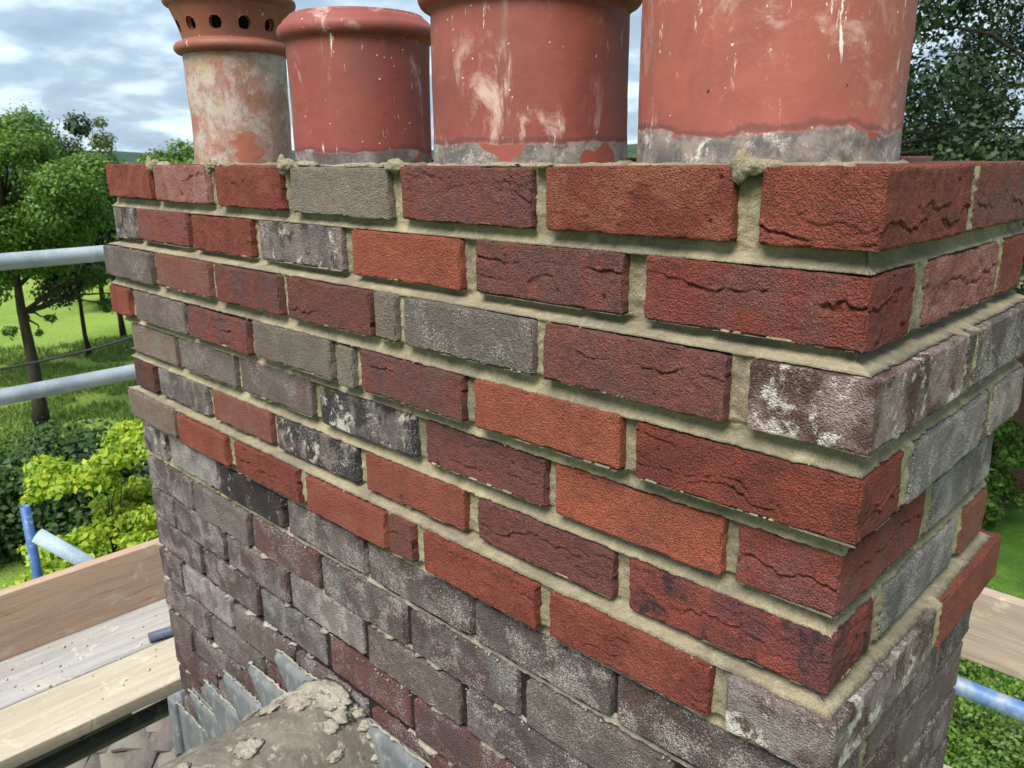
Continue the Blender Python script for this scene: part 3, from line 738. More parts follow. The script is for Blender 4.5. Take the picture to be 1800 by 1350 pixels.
# ------------------------------------------------------------------ ROOF, RIDGE, LEAD
def noisy_mat(name, c1, c2, c3, scale=8, rough=.9, bumpd=.002, bs=120, grainv=.25, stretch=(1, 1, 1), spec=.25, metal=0):
    m, nt, b = mat_new(name); g = G(nt); tcn = g.n('ShaderNodeTexCoord'); P = g.scalev(tcn.outputs['Object'], stretch)
    c = g.mix(g.ramp(g.noise(P, scale, 6, .65, .4), .36, .64), c1, c2)
    c = g.mix(g.m('MULTIPLY', g.ramp(g.noise(P, scale * 3.3, 6, .7, .3), .52, .70), .7), c, c3)
    c = g.hsv(c, g.m('ADD', 1 - grainv, g.m('MULTIPLY', g.noise(P, bs * 1.6, 3, .6), 2 * grainv)))
    nt.links.new(c, b.inputs['Base Color']); nt.links.new(g.bump(g.noise(P, bs, 5, .65), .6, bumpd), b.inputs['Normal'])
    b.inputs['Roughness'].default_value = rough; b.inputs['Metallic'].default_value = metal
    try: b.inputs['Specular IOR Level'].default_value = spec
    except Exception: pass
    return m
M_RIDGE = noisy_mat('old_ridge_clay', (.15, .135, .115), (.095, .083, .07), (.36, .335, .27), 17, .85, .003, 90, .3)
M_TILE = noisy_mat('clay_tile', (.065, .060, .057), (.10, .09, .083), (.17, .115, .085), 9, .9, .002, 110, .25)
M_TILE2 = noisy_mat('clay_tile_lichened', (.085, .078, .07), (.14, .128, .11), (.20, .14, .10), 7, .9, .002, 110, .25)
M_LEAD = noisy_mat('weathered_lead', (.125, .14, .147), (.085, .096, .103), (.24, .255, .255), 14, .6, .0012, 60, .12, (1, 1, .5), .5)
SL = .66; RX, RZ = -.785, -.945
house = empty('tiled_roof', (RX, -.3, -1.0)); tag(house, 'old plain clay tile roof meeting the foot of the chimney under the ridge', 'roof')
HO = Vector((RX, -.3, -1.0))
ang = math.atan(SL); cs, sn = math.cos(ang), math.sin(ang)
def slab(name, side, x_in, x_out, y0, y1, mat):
    z = lambda x: -1.03 - SL * abs(x - RX)
    xs = [x_in, x_out]; V = []
    for x in xs:
        for y in (y0, y1): V += [(x, y, z(x)), (x, y, z(x) - .05)]
    F = [(0, 2, 6, 4), (1, 5, 7, 3), (0, 4, 5, 1), (2, 3, 7, 6), (0, 1, 3, 2), (4, 6, 7, 5)]
    return mesh_py(name, np.array(V) - np.array(HO), F, mat, house, False)
slab('roof_underlay', -1, RX, -1.70, -2.4, .66, M_SOOT)
slab('roof_underlay', 1, RX, 1.6, -2.4, .62, M_SOOT)
# plain tiles: cambered, each its own piece on the side the camera sees
def tile_geo():
    w, l, t = .161, .265, .018; nu, nv = 6, 4; V = []; 
    for k in (0, 1):
        for i in range(nu + 1):
            for j in range(nv + 1):
                u = -w / 2 + w * i / nu; v = l * j / nv
                V.append((v, u, (t if k == 0 else 0) + .016 * (1 - (2 * u / w) ** 2) + .012 * (1 - ((v - l / 2) / (l / 2)) ** 2)))
    n1_ = (nu + 1) * (nv + 1); F = []; ix = lambda k, i, j: k * n1_ + i * (nv + 1) + j
    for i in range(nu):
        for j in range(nv):
            F.append((ix(0, i, j), ix(0, i, j + 1), ix(0, i + 1, j + 1), ix(0, i + 1, j))[::-1]); F.append((ix(1, i, j), ix(1, i, j + 1), ix(1, i + 1, j + 1), ix(1, i + 1, j)))
    for j in range(nv): F.append((ix(0, 0, j), ix(0, 0, j + 1), ix(1, 0, j + 1), ix(1, 0, j))[::-1]); F.append((ix(0, nu, j), ix(0, nu, j + 1), ix(1, nu, j + 1), ix(1, nu, j)))
    for i in range(nu): F.append((ix(0, i, nv), ix(0, i + 1, nv), ix(1, i + 1, nv), ix(1, i, nv))); F.append((ix(0, i, 0), ix(0, i + 1, 0), ix(1, i + 1, 0), ix(1, i, 0))[::-1])
    me = bpy.data.meshes.new('tile'); me.from_pydata(V, [], F); me.update(); return me
tme = []
for mt in (M_TILE, M_TILE2):
    me = tile_geo(); me.materials.append(mt); tme.append(me)
rr_ = np.random.default_rng(21); ntile = 0
gauge = .100
near_left = []
for row in range(0, 36):
    s = .10 + row * gauge      # distance down slope of tile head
    for k in range(-12, 4):
        y = k * .1665 + (.083 if row % 2 else 0)
        x = RX - s * cs; z = -1.0 - s * sn
        if x < -1.66 or y > .60 or (y > -.14 and x > -1.62): continue
        ea = (rr_.normal(0, .035), ang - .085 + rr_.normal(0, .03), rr_.normal(0, .03))
        mloc = Matrix.Translation(Vector((x, y, z + .004 + rr_.uniform(0, .004))) - HO) @ Matrix.Rotation(math.pi + ea[2], 4, 'Z') @ Matrix.Rotation(ea[1], 4, 'Y') @ Matrix.Rotation(ea[0], 4, 'X')
        if y < -.75 or x > -1.25:
            near_left.append(mloc); continue
        o = bpy.data.objects.new('tile', tme[int(rr_.random() < .45)]); link(o, house)
        o.matrix_local = mloc
        ntile += 1
tv = np.array([v.co for v in tme[0].vertices]); tf = [tuple(p.vertices) for p in tme[0].polygons]
VV, FF = [], []
for mt in near_left:
    b_ = len(VV) * len(tv); VV.append(np.array([mt @ Vector(v) for v in tv])); FF += [tuple(i + b_ for i in f) for f in tf]
tag(mesh_py('tile', np.concatenate(VV), FF, M_TILE, house), kind='stuff')
# small lower roof face beyond the valley, its tile tails towards the camera
low = empty('lower_roof', (-2.0, .1, -1.9)); tag(low, 'patch of lower roof with overlapping curved clay tiles under the dark tube', 'roof'); LW = Vector((-2.0, .1, -1.9))
uu = Vector((.70, -.714, 0)); ww = Vector((.714, .70, 0)); dn = math.radians(24)
P0 = Vector((-3.40, .70, -2.78)); azi = math.atan2(uu.y, uu.x)
for r_i in range(-3, 12):
    for k in range(-11, 6):
        p = P0 + uu * (r_i * gauge * math.cos(dn)) + ww * ((k + (.5 if r_i % 2 else 0)) * .1665) - Vector((0, 0, r_i * gauge * math.sin(dn)))
        if p.x > -1.56: continue
        o = bpy.data.objects.new('tile', tme[int(rr_.random() < .45)]); link(o, low)
        o.matrix_local = Matrix.Translation(p - LW + Vector((0, 0, rr_.uniform(0, .006)))) @ Matrix.Rotation(azi + rr_.normal(0, .03), 4, 'Z') @ Matrix.Rotation(dn - .14 + rr_.normal(0, .05), 4, 'Y') @ Matrix.Rotation(rr_.normal(0, .05), 4, 'X')
        ntile += 1
q = [P0 + uu * a + ww * b - Vector((0, 0, a * math.tan(dn) + .03)) for a, b in ((-.30, -1.85), (1.2, -1.85), (1.2, .85), (-.30, .85))]
mesh_py('roof_underlay', [v - LW for v in q] + [v - LW - Vector((0, 0, .05)) for v in q], [(0, 1, 2, 3), (7, 6, 5, 4), (0, 4, 5, 1), (1, 5, 6, 2), (2, 6, 7, 3), (3, 7, 4, 0)], M_SOOT, low, False)
# the slope on the other side: joined
tv = np.array([v.co for v in tme[0].vertices]); tf = [tuple(p.vertices) for p in tme[0].polygons]
VV, FF = [], []
for row in range(0, 24):
    s = .10 + row * gauge
    for k in range(-12, 16):
        y = k * .1665 + (.083 if row % 2 else 0)
        if y > -.1 and s < .98 or y > .54: continue
        mt = Matrix.Translation(Vector((RX + s * cs, y, -1.0 - s * sn + .004))) @ Matrix.Rotation(ang - .085, 4, 'Y')
        b_ = len(VV) * len(tv); VV.append(np.array([mt @ Vector(v) for v in tv])); FF += [tuple(i + b_ for i in f) for f in tf]
tag(mesh_py('tile', np.concatenate(VV) - np.array(HO), FF, M_TILE2, house), kind='stuff')
# half-round ridge tiles
def ridge_tile(y0, y1, seed, r0=.108):
    nu, nv = 60, int(abs(y1 - y0) / .006); V = []; a = np.linspace(-8, 188, nu + 1) * math.pi / 180
    ys = np.linspace(y0, y1, nv + 1)
    A, Y = np.meshgrid(a, ys, indexing='ij')
    def shell(r):
        P = np.stack([r * np.cos(A), Y, r * np.sin(A)], -1).reshape(-1, 3); n = P * np.array([1, 0, 1]); n /= np.linalg.norm(n, axis=1, keepdims=True)
        return P + n * (.002 * fbm(P, .05, seed, 4))[:, None]
    P = np.concatenate([shell(r0), shell(r0 - .016)]); m = nv + 1; o_ = (nu + 1) * m
    i = (np.arange(nu)[:, None] * m + np.arange(nv)[None, :]).ravel()
    q = np.stack([i, i + 1, i + m + 1, i + m], 1); Q = [q, q[:, ::-1] + o_]
    e = np.arange(nu) * m
    Q.append(np.stack([e, e + m, e + m + o_, e + o_], 1)); e2 = e + nv; Q.append(np.stack([e2, e2 + o_, e2 + m + o_, e2 + m], 1))
    e = np.arange(nv); Q.append(np.stack([e, e + o_, e + 1 + o_, e + 1], 1)); e2 = e + nu * m; Q.append(np.stack([e2, e2 + 1, e2 + 1 + o_, e2 + o_], 1))
    return mesh_np('ridge_tile', P + np.array([RX, 0, RZ]) - np.array(HO), np.concatenate(Q), M_RIDGE, house)
ridge_tile(-.002, -.448, 31); ridge_tile(-.458, -.90, 32); ridge_tile(-.91, -1.36, 33)
# old mortar splats bedded over the ridge and against the wall
rs = np.random.default_rng(5); k = 0
for t in np.linspace(20, 175, 17):
    a = math.radians(t); rr = .104
    b_ = blob('mortar_patch', (RX + rr * math.cos(a), -.012, RZ + rr * math.sin(a)), (rs.uniform(.008, .016), rs.uniform(.006, .016), rs.uniform(.005, .009)), M_MORTAR_DRY, house, HO, seed=k + 50, amp=.7, n=12, fs=.4); k += 1
for (t, y, sx, sy, sz) in [(90, -.03, .045, .03, .008), (110, -.05, .03, .03, .008), (75, -.035, .035, .02, .008), (128, -.075, .03, .028, .009), (100, -.075, .022, .02, .008), (140, -.03, .03, .03, .008), (148, -.12, .03, .03, .007), (118, -.11, .02, .02, .006),
                   (162, -.22, .03, .035, .007), (155, -.26, .02, .02, .006), (60, -.06, .012, .012, .006), (80, -.18, .016, .02, .006), (38, -.075, .008, .014, .005), (168, -.31, .02, .05, .008), (95, -.27, .01, .012, .005)]:
    a = math.radians(t); o = blob('mortar_patch', (RX + .108 * math.cos(a), y, RZ + .108 * math.sin(a)), (sx, sy, sz), M_MORTAR_DRY, house, HO, seed=k + 50, amp=.75, n=14, fs=.35); k += 1
    o.rotation_euler = (0, math.pi / 2 - a, 0)

# stepped lead flashing: each step a folded sheet, tucked in a bed joint
lead = empty('lead_flashing', (-1.2, -.006, -1.3)); tag(lead, 'grey stepped lead flashing dressed against the lower chimney face beside the ridge', 'flashing')
LO = Vector((-1.2, -.006, -1.3))
def lead_step(poly, y, seed, sub=.006):
    # polygon in x,z filled on a fine grid so that the sheet can be dented; given its thickness
    poly = np.array(poly); x0, z0 = poly.min(0); x1, z1 = poly.max(0)
    th = .002; n = 26
    # scan: rows of constant z between left and right edges
    zs = np.linspace(z0, z1, n); rows = []
    for z in zs:
        xi = []
        zz = min(max(z, z0 + 1e-5), z1 - 1e-5)
        for a, b in zip(poly, np.roll(poly, -1, 0)):
            if (a[1] - zz) * (b[1] - zz) < 0: xi.append(a[0] + (b[0] - a[0]) * (zz - a[1]) / (b[1] - a[1]))
        rows.append((min(xi), max(xi)))
    V = []; m = 30
    for z, (a, b) in zip(zs, rows):
        for k in range(m + 1): V.append((a + (b - a) * k / m, 0, z))
    V = np.array(V); dv = .0012 * fbm(V, (.03, 1, .05), seed, 3) + .0014 * vn(V, (.09, 1, .09), seed + 2)
    F1 = V.copy(); F1[:, 1] = y - .004 - dv
    top = sstep(z1 - .006, z1, V[:, 2]); F1[:, 1] += top * .010     # turned into the joint
    F2 = F1.copy(); F2[:, 1] += th
    m1 = m + 1; o_ = len(V)
    i = (np.arange(n - 1)[:, None] * m1 + np.arange(m)[None, :]).ravel(); q = np.stack([i, i + 1, i + m1 + 1, i + m1], 1)
    Q = [q, q[:, ::-1] + o_]
    e = np.arange(m); Q.append(np.stack([e, e + o_, e + 1 + o_, e + 1], 1))
    e = np.arange(n - 1) * m1; Q.append(np.stack([e, e + m1, e + m1 + o_, e + o_], 1)); e2 = e + m; Q.append(np.stack([e2, e2 + o_, e2 + m1 + o_, e2 + m1], 1))
    return mesh_np('lead_step', np.concatenate([F1, F2]) - np.array(LO), np.concatenate(Q), M_LEAD, lead)
zr = lambda x: -.985 - SL * abs(x - RX)
steps = [(-.990, -.858), (-1.108, -.943), (-1.231, -1.022), (-1.343, -1.100), (-1.438, -1.172), (-1.530, -1.250)]
for i, (x, z) in enumerate(steps):
    xr = x + .175 if i < 5 else x + .14
    zl = zr(x + .06) - .03
    lead_step([(x, z), (xr, z), (xr + .09, z - .08), (xr + .11, z - .22), (x + .17, z - .24), (x + .062, z - .08)] if i < 5 else [(x, z), (xr, z), (xr + .09, z - .08), (xr + .10, z - .24), (x - .02, -1.52)], -.003 - .0022 * (5 - i), 60 + i)
for i, (x, z) in enumerate([(-.565, -.856), (-.46, -.935), (-.35, -1.01)]):
    lead_step([(x - .145, z), (x, z), (x - .05, zr(x) - .03), (x - .25, zr(x - .25) - .03)], -.003 - .0022 * (3 - i), 80 + i)
simple_box('lead_corner', -1.556, -1.513, -.018, .30, -1.60, -1.245, M_LEAD, lead, LO, step=.012, amp=.003, seed=8, bev=.008)
tag(blob('fixing_nail', (-1.512, -.020, -1.395), (.009, .008, .009), M_SOOT, lead, LO, seed=4, amp=.3, n=10))
# ragged lime line sitting on each lead step
for i, (x, z) in enumerate(steps + [(-.71, -.856)]):
    pts = [(x + t * .165, -.008 + rs.normal(0, .0008), z + .003 + rs.normal(0, .0006)) for t in np.linspace(0.02, 1, 26)]
    V, Q = tube(pts, .0020, 8); V = V + (.003 * fbm(V, .006, i + 3, 3))[:, None] * np.array([.3, 1, 1])
    mesh_py('mortar_fillet', V - np.array(LO), Q, M_MORTAR_DRY, lead)

# ------------------------------------------------------------------ SCAFFOLD
def wood_mat(name, c1, c2, c3, axis):
    st = [6, 6, 6]; st[axis] = .35
    m, nt, b = mat_new(name); g = G(nt); tcn = g.n('ShaderNodeTexCoord'); P = g.scalev(tcn.outputs['Object'], tuple(st)); P0 = tcn.outputs['Object']
    c = g.mix(g.ramp(g.noise(P, 5, 6, .65, .8), .36, .64), c1, c2)
    c = g.mix(g.m('MULTIPLY', g.ramp(g.noise(P, 17, 6, .7, .5), .54, .70), .6), c, c3)
    c = g.mix(g.m('MULTIPLY', g.ramp(g.noise(P0, 14, 6, .7, .5), .57, .70), .5), c, (.52, .47, .36))
    kn = g.n('ShaderNodeTexVoronoi', inp={'Scale': 2.1}); nt.links.new(g.scalev(tcn.outputs['Object'], tuple(2 if i != axis else .9 for i in range(3))), kn.inputs['Vector'])
    c = g.mix(g.m('MULTIPLY', g.m('SUBTRACT', 1, g.ramp(kn.outputs['Distance'], .04, .10)), .65), c, (.11, .07, .045))
    nt.links.new(c, b.inputs['Base Color']); nt.links.new(g.bump(g.noise(P, 24, 6, .7), .6, .002), b.inputs['Normal'])
    b.inputs['Roughness'].default_value = .85
    return m
M_W_TOE = wood_mat('toe_board_wood', (.40, .28, .20), (.32, .225, .165), (.20, .13, .09), 1)
M_W_GREY = wood_mat('grey_board_wood', (.30, .295, .29), (.225, .222, .22), (.38, .36, .33), 1)
M_W_PALE = wood_mat('pale_board_wood', (.36, .325, .26), (.30, .265, .21), (.23, .19, .14), 1)
M_W_R = wood_mat('right_toe_wood', (.36, .29, .245), (.27, .215, .18), (.44, .38, .32), 0)
M_GALV = noisy_mat('galvanised_steel', (.33, .38, .42), (.24, .29, .33), (.42, .45, .46), 7, .48, .0006, 70, .08, (1, 1, 1), .5, .35)
M_BLUE = noisy_mat('blue_painted_tube', (.035, .10, .30), (.06, .15, .36), (.38, .44, .48), 12, .5, .0006, 70, .08, (1, 1, 1), .5)
M_BLUE_W = noisy_mat('worn_blue_tube', (.27, .33, .38), (.07, .16, .36), (.05, .12, .30), 9, .5, .0006, 70, .08, (1, 1, 1), .5, .1)
M_BLACK = noisy_mat('black_plastic', (.030, .036, .040), (.045, .052, .056), (.16, .145, .12), 5, .45, .0004, 60, .08, (1, 1, 1), .5)
M_CABLE, _n, _b = mat_new('cable_sheath'); _b.inputs['Base Color'].default_value = (.03, .03, .035, 1)
def pole(name, a, b, r, mat, label, cat, group=None, caps=True, parts=None, wall=.004):
    a, b = np.array(a, float), np.array(b, float); L_ = np.linalg.norm(b - a); n = max(2, int(L_ / .2))
    V, Q = tube([a + (b - a) * k / n for k in range(n + 1)], r, 24, False)
    # hollow ends
    V2, Q2 = tube([a + (b - a) * k / n for k in range(n + 1)], r - wall, 24, False); off = len(V)
    Q = Q + [tuple(off + i for i in q[::-1]) for q in Q2]
    for end in (0, n):
        for k in range(24):
            k2 = (k + 1) % 24; q = (end * 24 + k, end * 24 + k2, off + end * 24 + k2, off + end * 24 + k); Q.append(q[::-1] if end == 0 else q)
    o = mesh_py(name, np.concatenate([V, V2]), Q, mat); recenter(o)
    return tag(o, label, cat, group)
GR = 'steel scaffold tubes round the chimney'
pole('guard_rail', (-2.4, -2.6, -.2635), (-2.4, 2.4, -.2635), .0242, M_GALV, 'upper galvanised scaffold guard rail crossing in front of the leafy tree', 'scaffold tube', GR)
pole('guard_rail', (-2.4, -2.6, -.668), (-2.4, 2.4, -.630), .0242, M_GALV, 'lower galvanised scaffold guard rail crossing the green field', 'scaffold tube', GR)
pole('scaffold_standard', (-2.56, -.020, -1.62), (-2.56, -.018, -1.055), .0150, M_BLUE, 'short upright blue tube standing beyond the left toe board', 'scaffold tube', GR)
pole('transom_tube', (-2.50, -.012, -1.140), (-2.42, .26, -1.44), .0242, noisy_mat('pale_blue_tube', (.36, .46, .55), (.28, .38, .48), (.5, .55, .58), 9, .5), 'pale blue scaffold tube end sloping down behind the left toe board', 'scaffold tube', GR)
pole('scaffold_ledger', (-1.93, -1.4, -1.572), (-1.93, 2.0, -1.512), .0250, M_BLACK, 'dark splashed tube running below the pale scaffold board', 'scaffold tube', GR)
tubeR = pole('scaffold_ledger', (-1.9, 1.5, -1.345), (2.4, 1.5, -1.345), .0242, M_BLUE_W, 'worn blue and grey tube below the right toe board', 'scaffold tube', GR)
def board(name, x0, x1, y0, y1, z0, z1, mat, label, seed, g='timber scaffold boards round the chimney', cat='scaffold board'):
    o = simple_box(name, x0, x1, y0, y1, z0, z1, mat, None, (0, 0, 0), step=.03, amp=.0012, seed=seed, bev=.004)
    recenter(o); return tag(o, label, cat, g)
board('toe_board', -2.340, -2.302, -2.6, 2.4, -1.45, -1.205, M_W_TOE, 'brown toe board standing on edge along the left scaffold deck', 3)
board('scaffold_board', -2.300, -2.060, -2.6, 2.4, -1.446, -1.408, M_W_GREY, 'grey weathered deck board lying next to the left toe board', 4)
board('scaffold_board', -2.052, -1.832, -2.6, 2.4, -1.444, -1.406, M_W_PALE, 'pale mortar-dusted deck board closest to the stack on the left', 5)
board('toe_board', -2.2, 2.4, 1.50, 1.538, -1.262, -1.062, M_W_R, 'weathered brown toe board behind the right side of the stack', 6)
board('scaffold_board', -1.9, 2.2, 1.24, 1.46, -1.60, -1.562, M_W_PALE, 'pale board edge at the bottom right below the blue tube', 7)
simple = [(-2.14, -.12, .02), (-2.2, .0, .012), (-2.18, .05, .01), (-2.1, .12, .015)]
pts = []; rad = []
for k in range(60): pts.append((rc.uniform(-2.28, -1.86), rc.uniform(-.5, .5), -1.405)); rad.append(rc.uniform(.002, .008))
for k in range(200): pts.append((rc.uniform(-2.28, -1.86), rc.uniform(-.9, .7), -1.4065)); rad.append(rc.uniform(.001, .004))
o = crumbs(pts, rad, 'mortar_debris', M_W_PALE); tag(o, 'scattered mortar crumbs dropped on the left deck boards', 'debris', None, 'stuff')
o = pole('steel_bar', (-2.075, .135, -1.391), (-2.03, .36, -1.391), .0150, noisy_mat('slate_blue_steel', (.07, .09, .13), (.05, .065, .10), (.12, .14, .17), 9, .5), 'short dark blue bar end lying on the left boards by the brick face', 'metal bar'); 
stick = pole('wooden_pole', (-2.0, -.6, -1.560), (-2.0, .03, -1.566), .011, M_W_PALE, 'thin pale wooden pole with grey taped joints below the deck', 'pole')
for (ya, yb, mt) in ((-.215, -.165, M_GALV), (-.115, -.100, M_BLUE), (-.29, -.26, M_GALV)):
    V, Q = tube([(-2.0, ya, -1.5635), (-2.0, yb, -1.5640)], .0135, 16); o = mesh_py('taped_collar', V, Q, mt, stick); o.matrix_parent_inverse = Matrix.Translation(-stick.location)
# cable sagging behind the rails
pts = [(-2.90 + .11 * t * 1.0, .055 + .39 * t, -.6835 + .057 * t + .03 * (t - .5) ** 2) for t in np.linspace(-5, 5, 40)]
V, Q = tube(pts, .0042, 8); o = mesh_py('cable', V, Q, M_CABLE); recenter(o); tag(o, 'thin black cable strung between the two left guard rails', 'cable')
# coupler beyond the right toe board
cp = empty('scaffold_coupler', (-.30, 1.62, -1.10)); tag(cp, 'small pale scaffold coupler and bolt standing behind the right toe board', 'coupler')
V, Q = tube([(-.05, 0, .075), (-.012, 0, .02), (.012, .0, -.02)], .008, 10); mesh_py('bolt', V, Q, M_W_PALE, cp)
V, Q = tube([(.0, -.02, -.005), (.04, .01, -.006)], .017, 14); mesh_py('clamp', V, Q, M_RIDGE, cp)
V, Q = tube([(.02, 0, -.3), (.02, 0, -.01)], .0242, 14); mesh_py('tube_stub', V, Q, M_GALV, cp)

# ------------------------------------------------------------------ GROUND
GZ = -7.0
def at(bearing, dist):
    b = math.radians(bearing); return CAM[0] + dist * math.sin(b), CAM[1] + dist * math.cos(b)
def grass_mat(name, c1, c2, c3, s):
    m, nt, b = mat_new(name); g = G(nt); tcn = g.n('ShaderNodeTexCoord'); P = tcn.outputs['Object']
    c = g.mix(g.ramp(g.noise(P, .18 * s, 6, .6, .4), .38, .62), c1, c2)
    c = g.mix(g.m('MULTIPLY', g.ramp(g.noise(P, .9 * s, 6, .7, .4), .50, .68), .7), c, c3)
    c = g.hsv(c, g.m('ADD', .55, g.m('MULTIPLY', g.noise(P, 9 * s, 4, .7), .9)))
    nt.links.new(c, b.inputs['Base Color']); nt.links.new(g.bump(g.noise(P, 6 * s, 6, .7), 1, .12 / s), b.inputs['Normal']); return m
M_FIELD = grass_mat('meadow_grass', (.19, .29, .05), (.145, .24, .038), (.25, .31, .08), 1)
M_LAWN = grass_mat('lawn_grass', (.085, .20, .022), (.05, .13, .015), (.14, .22, .04), 3)
def grid_sheet(name, x0, x1, y0, y1, nx, ny, zf, mat, label, kind='structure'):
    xs = np.linspace(x0, x1, nx); ys = np.linspace(y0, y1, ny); X, Y = np.meshgrid(xs, ys, indexing='ij'); Z = zf(X.ravel(), Y.ravel())
    V = np.stack([X.ravel(), Y.ravel(), Z], 1); i = (np.arange(nx - 1)[:, None] * ny + np.arange(ny - 1)[None, :]).ravel()
    Q = np.stack([i, i + ny, i + ny + 1, i + 1], 1); o = mesh_np(name, V, Q, mat); return tag(o, label, None, None, kind)
def gz(x, y):
    P = np.stack([x, y, x * 0], 1); d = np.hypot(x, y)
    return GZ + .25 * fbm(P, 14, 3, 3) * sstep(12, 30, d)
grid_sheet('field', -900, 900, -900, 900, 260, 260, gz, M_FIELD, 'bright green rough grass field behind the left trees')
lawn = grid_sheet('lawn', -9, 12, 6, 17.2, 30, 20, lambda x, y: x * 0 + GZ + .12, M_LAWN, 'neat green garden lawn seen at the right edge')
M_PATIO = noisy_mat('pale_paving', (.45, .38, .34), (.36, .30, .27), (.25, .22, .19), 1.5, .9, .01, 9)
grid_sheet('patio', -5, 8, 1.5, 6.0, 4, 4, lambda x, y: x * 0 + GZ + .14, M_PATIO, 'pale pinkish paving below the right scaffold tube')
# tall meadow grass tufts where the field is nearest
def leaf_material(name, c1, c2, c3, trans=.35):
    m = bpy.data.materials.new(name); m.use_nodes = True; nt = m.node_tree; nt.nodes.clear(); g = G(nt)
    out = g.n('ShaderNodeOutputMaterial'); geo = g.n('ShaderNodeNewGeometry'); rnd = geo.outputs['Random Per Island']
    r = g.n('ShaderNodeValToRGB'); nt.links.new(rnd, r.inputs[0]); r.color_ramp.elements[0].color = c1 + (1,); r.color_ramp.elements[1].color = c3 + (1,); e = r.color_ramp.elements.new(.55); e.color = c2 + (1,)
    tcn = g.n('ShaderNodeTexCoord'); c = g.hsv(r.outputs[0], g.m('ADD', .72, g.m('MULTIPLY', g.noise(tcn.outputs['Object'], 1.3, 3), .56)))
    d = g.n('ShaderNodeBsdfPrincipled', inp={'Roughness': .6}); nt.links.new(c, d.inputs['Base Color'])
    t = g.n('ShaderNodeBsdfTranslucent'); nt.links.new(g.hsv(c, 1.3), t.inputs['Color'])
    mx_ = g.n('ShaderNodeMixShader', inp={0: trans}); nt.links.new(d.outputs[0], mx_.inputs[1]); nt.links.new(t.outputs[0], mx_.inputs[2]); nt.links.new(mx_.outputs[0], out.inputs[0])
    return m
M_LEAF_OAK = leaf_material('oak_leaves', (.055, .125, .014), (.085, .175, .022), (.14, .24, .032))
M_LEAF_DARK = leaf_material('dark_leaves', (.010, .030, .010), (.016, .045, .013), (.035, .070, .018), .2)
M_LEAF_PALE = leaf_material('willow_leaves', (.07, .11, .04), (.10, .15, .055), (.14, .19, .08))
M_LEAF_MAPLE = leaf_material('maple_leaves', (.15, .27, .018), (.26, .38, .025), (.42, .46, .04), .45)
M_LEAF_HEDGE = leaf_material('hedge_leaves', (.018, .050, .010), (.030, .075, .014), (.06, .12, .02), .25)
M_LEAF_FAR = leaf_material('far_leaves', (.07, .13, .026), (.09, .16, .035), (.13, .20, .045), .3)
M_BARK = noisy_mat('bark', (.040, .032, .024), (.028, .022, .017), (.07, .058, .045), 6, .95, .02, 20, .3, (1, 1, .3))
def leaves(centres, radii, count, size, seed, flat=.75, shell=.55, aspect=.62):
    """leaf faces (each two bent triangles as a quad) spread through lobes, denser near each lobe's outside"""
    r_ = np.random.default_rng(seed); centres = np.array(centres); radii = np.array(radii)
    w = radii ** 2; w = w / w.sum(); k = r_.choice(len(centres), count, p=w)
    d = r_.normal(size=(count, 3)); d /= np.linalg.norm(d, axis=1, keepdims=True)
    rr = (shell + (1 - shell) * r_.random(count)) ** .7 * (1 + .22 * r_.normal(size=count)); P = centres[k] + d * (radii[k] * rr)[:, None] * np.array([1, 1, flat])
    nrm = d + np.array([0, 0, .7]) + r_.normal(size=(count, 3)) * .75; nrm /= np.linalg.norm(nrm, axis=1, keepdims=True)
    t = r_.normal(size=(count, 3)); t -= (t * nrm).sum(1, keepdims=True) * nrm; t /= np.linalg.norm(t, axis=1, keepdims=True); b = np.cross(nrm, t)
    s = size * r_.uniform(.55, 1.25, count)[:, None]
    v = np.stack([P - t * s * .5, P + b * s * .5 * aspect + nrm * s * .06, P + t * s * .55 - nrm * s * .10, P - b * s * .5 * aspect + nrm * s * .06], 1).reshape(-1, 3)
    return v, np.arange(count * 4).reshape(-1, 4)
def lobes(cx, cy, cz, rx, ry, rz, n, rmin, rmax, seed, hollow=.35, shape=None):
    r_ = np.random.default_rng(seed); C_, R_ = [], []
    while len(C_) < n:
        p = r_.uniform(-1, 1, 3); q = np.linalg.norm(p)
        if q > 1 or q < hollow: continue
        if shape is not None and not shape(p): continue
        C_.append((cx + p[0] * rx, cy + p[1] * ry, cz + p[2] * rz)); R_.append(r_.uniform(rmin, rmax) * (1.15 - .45 * q))
    return C_, R_
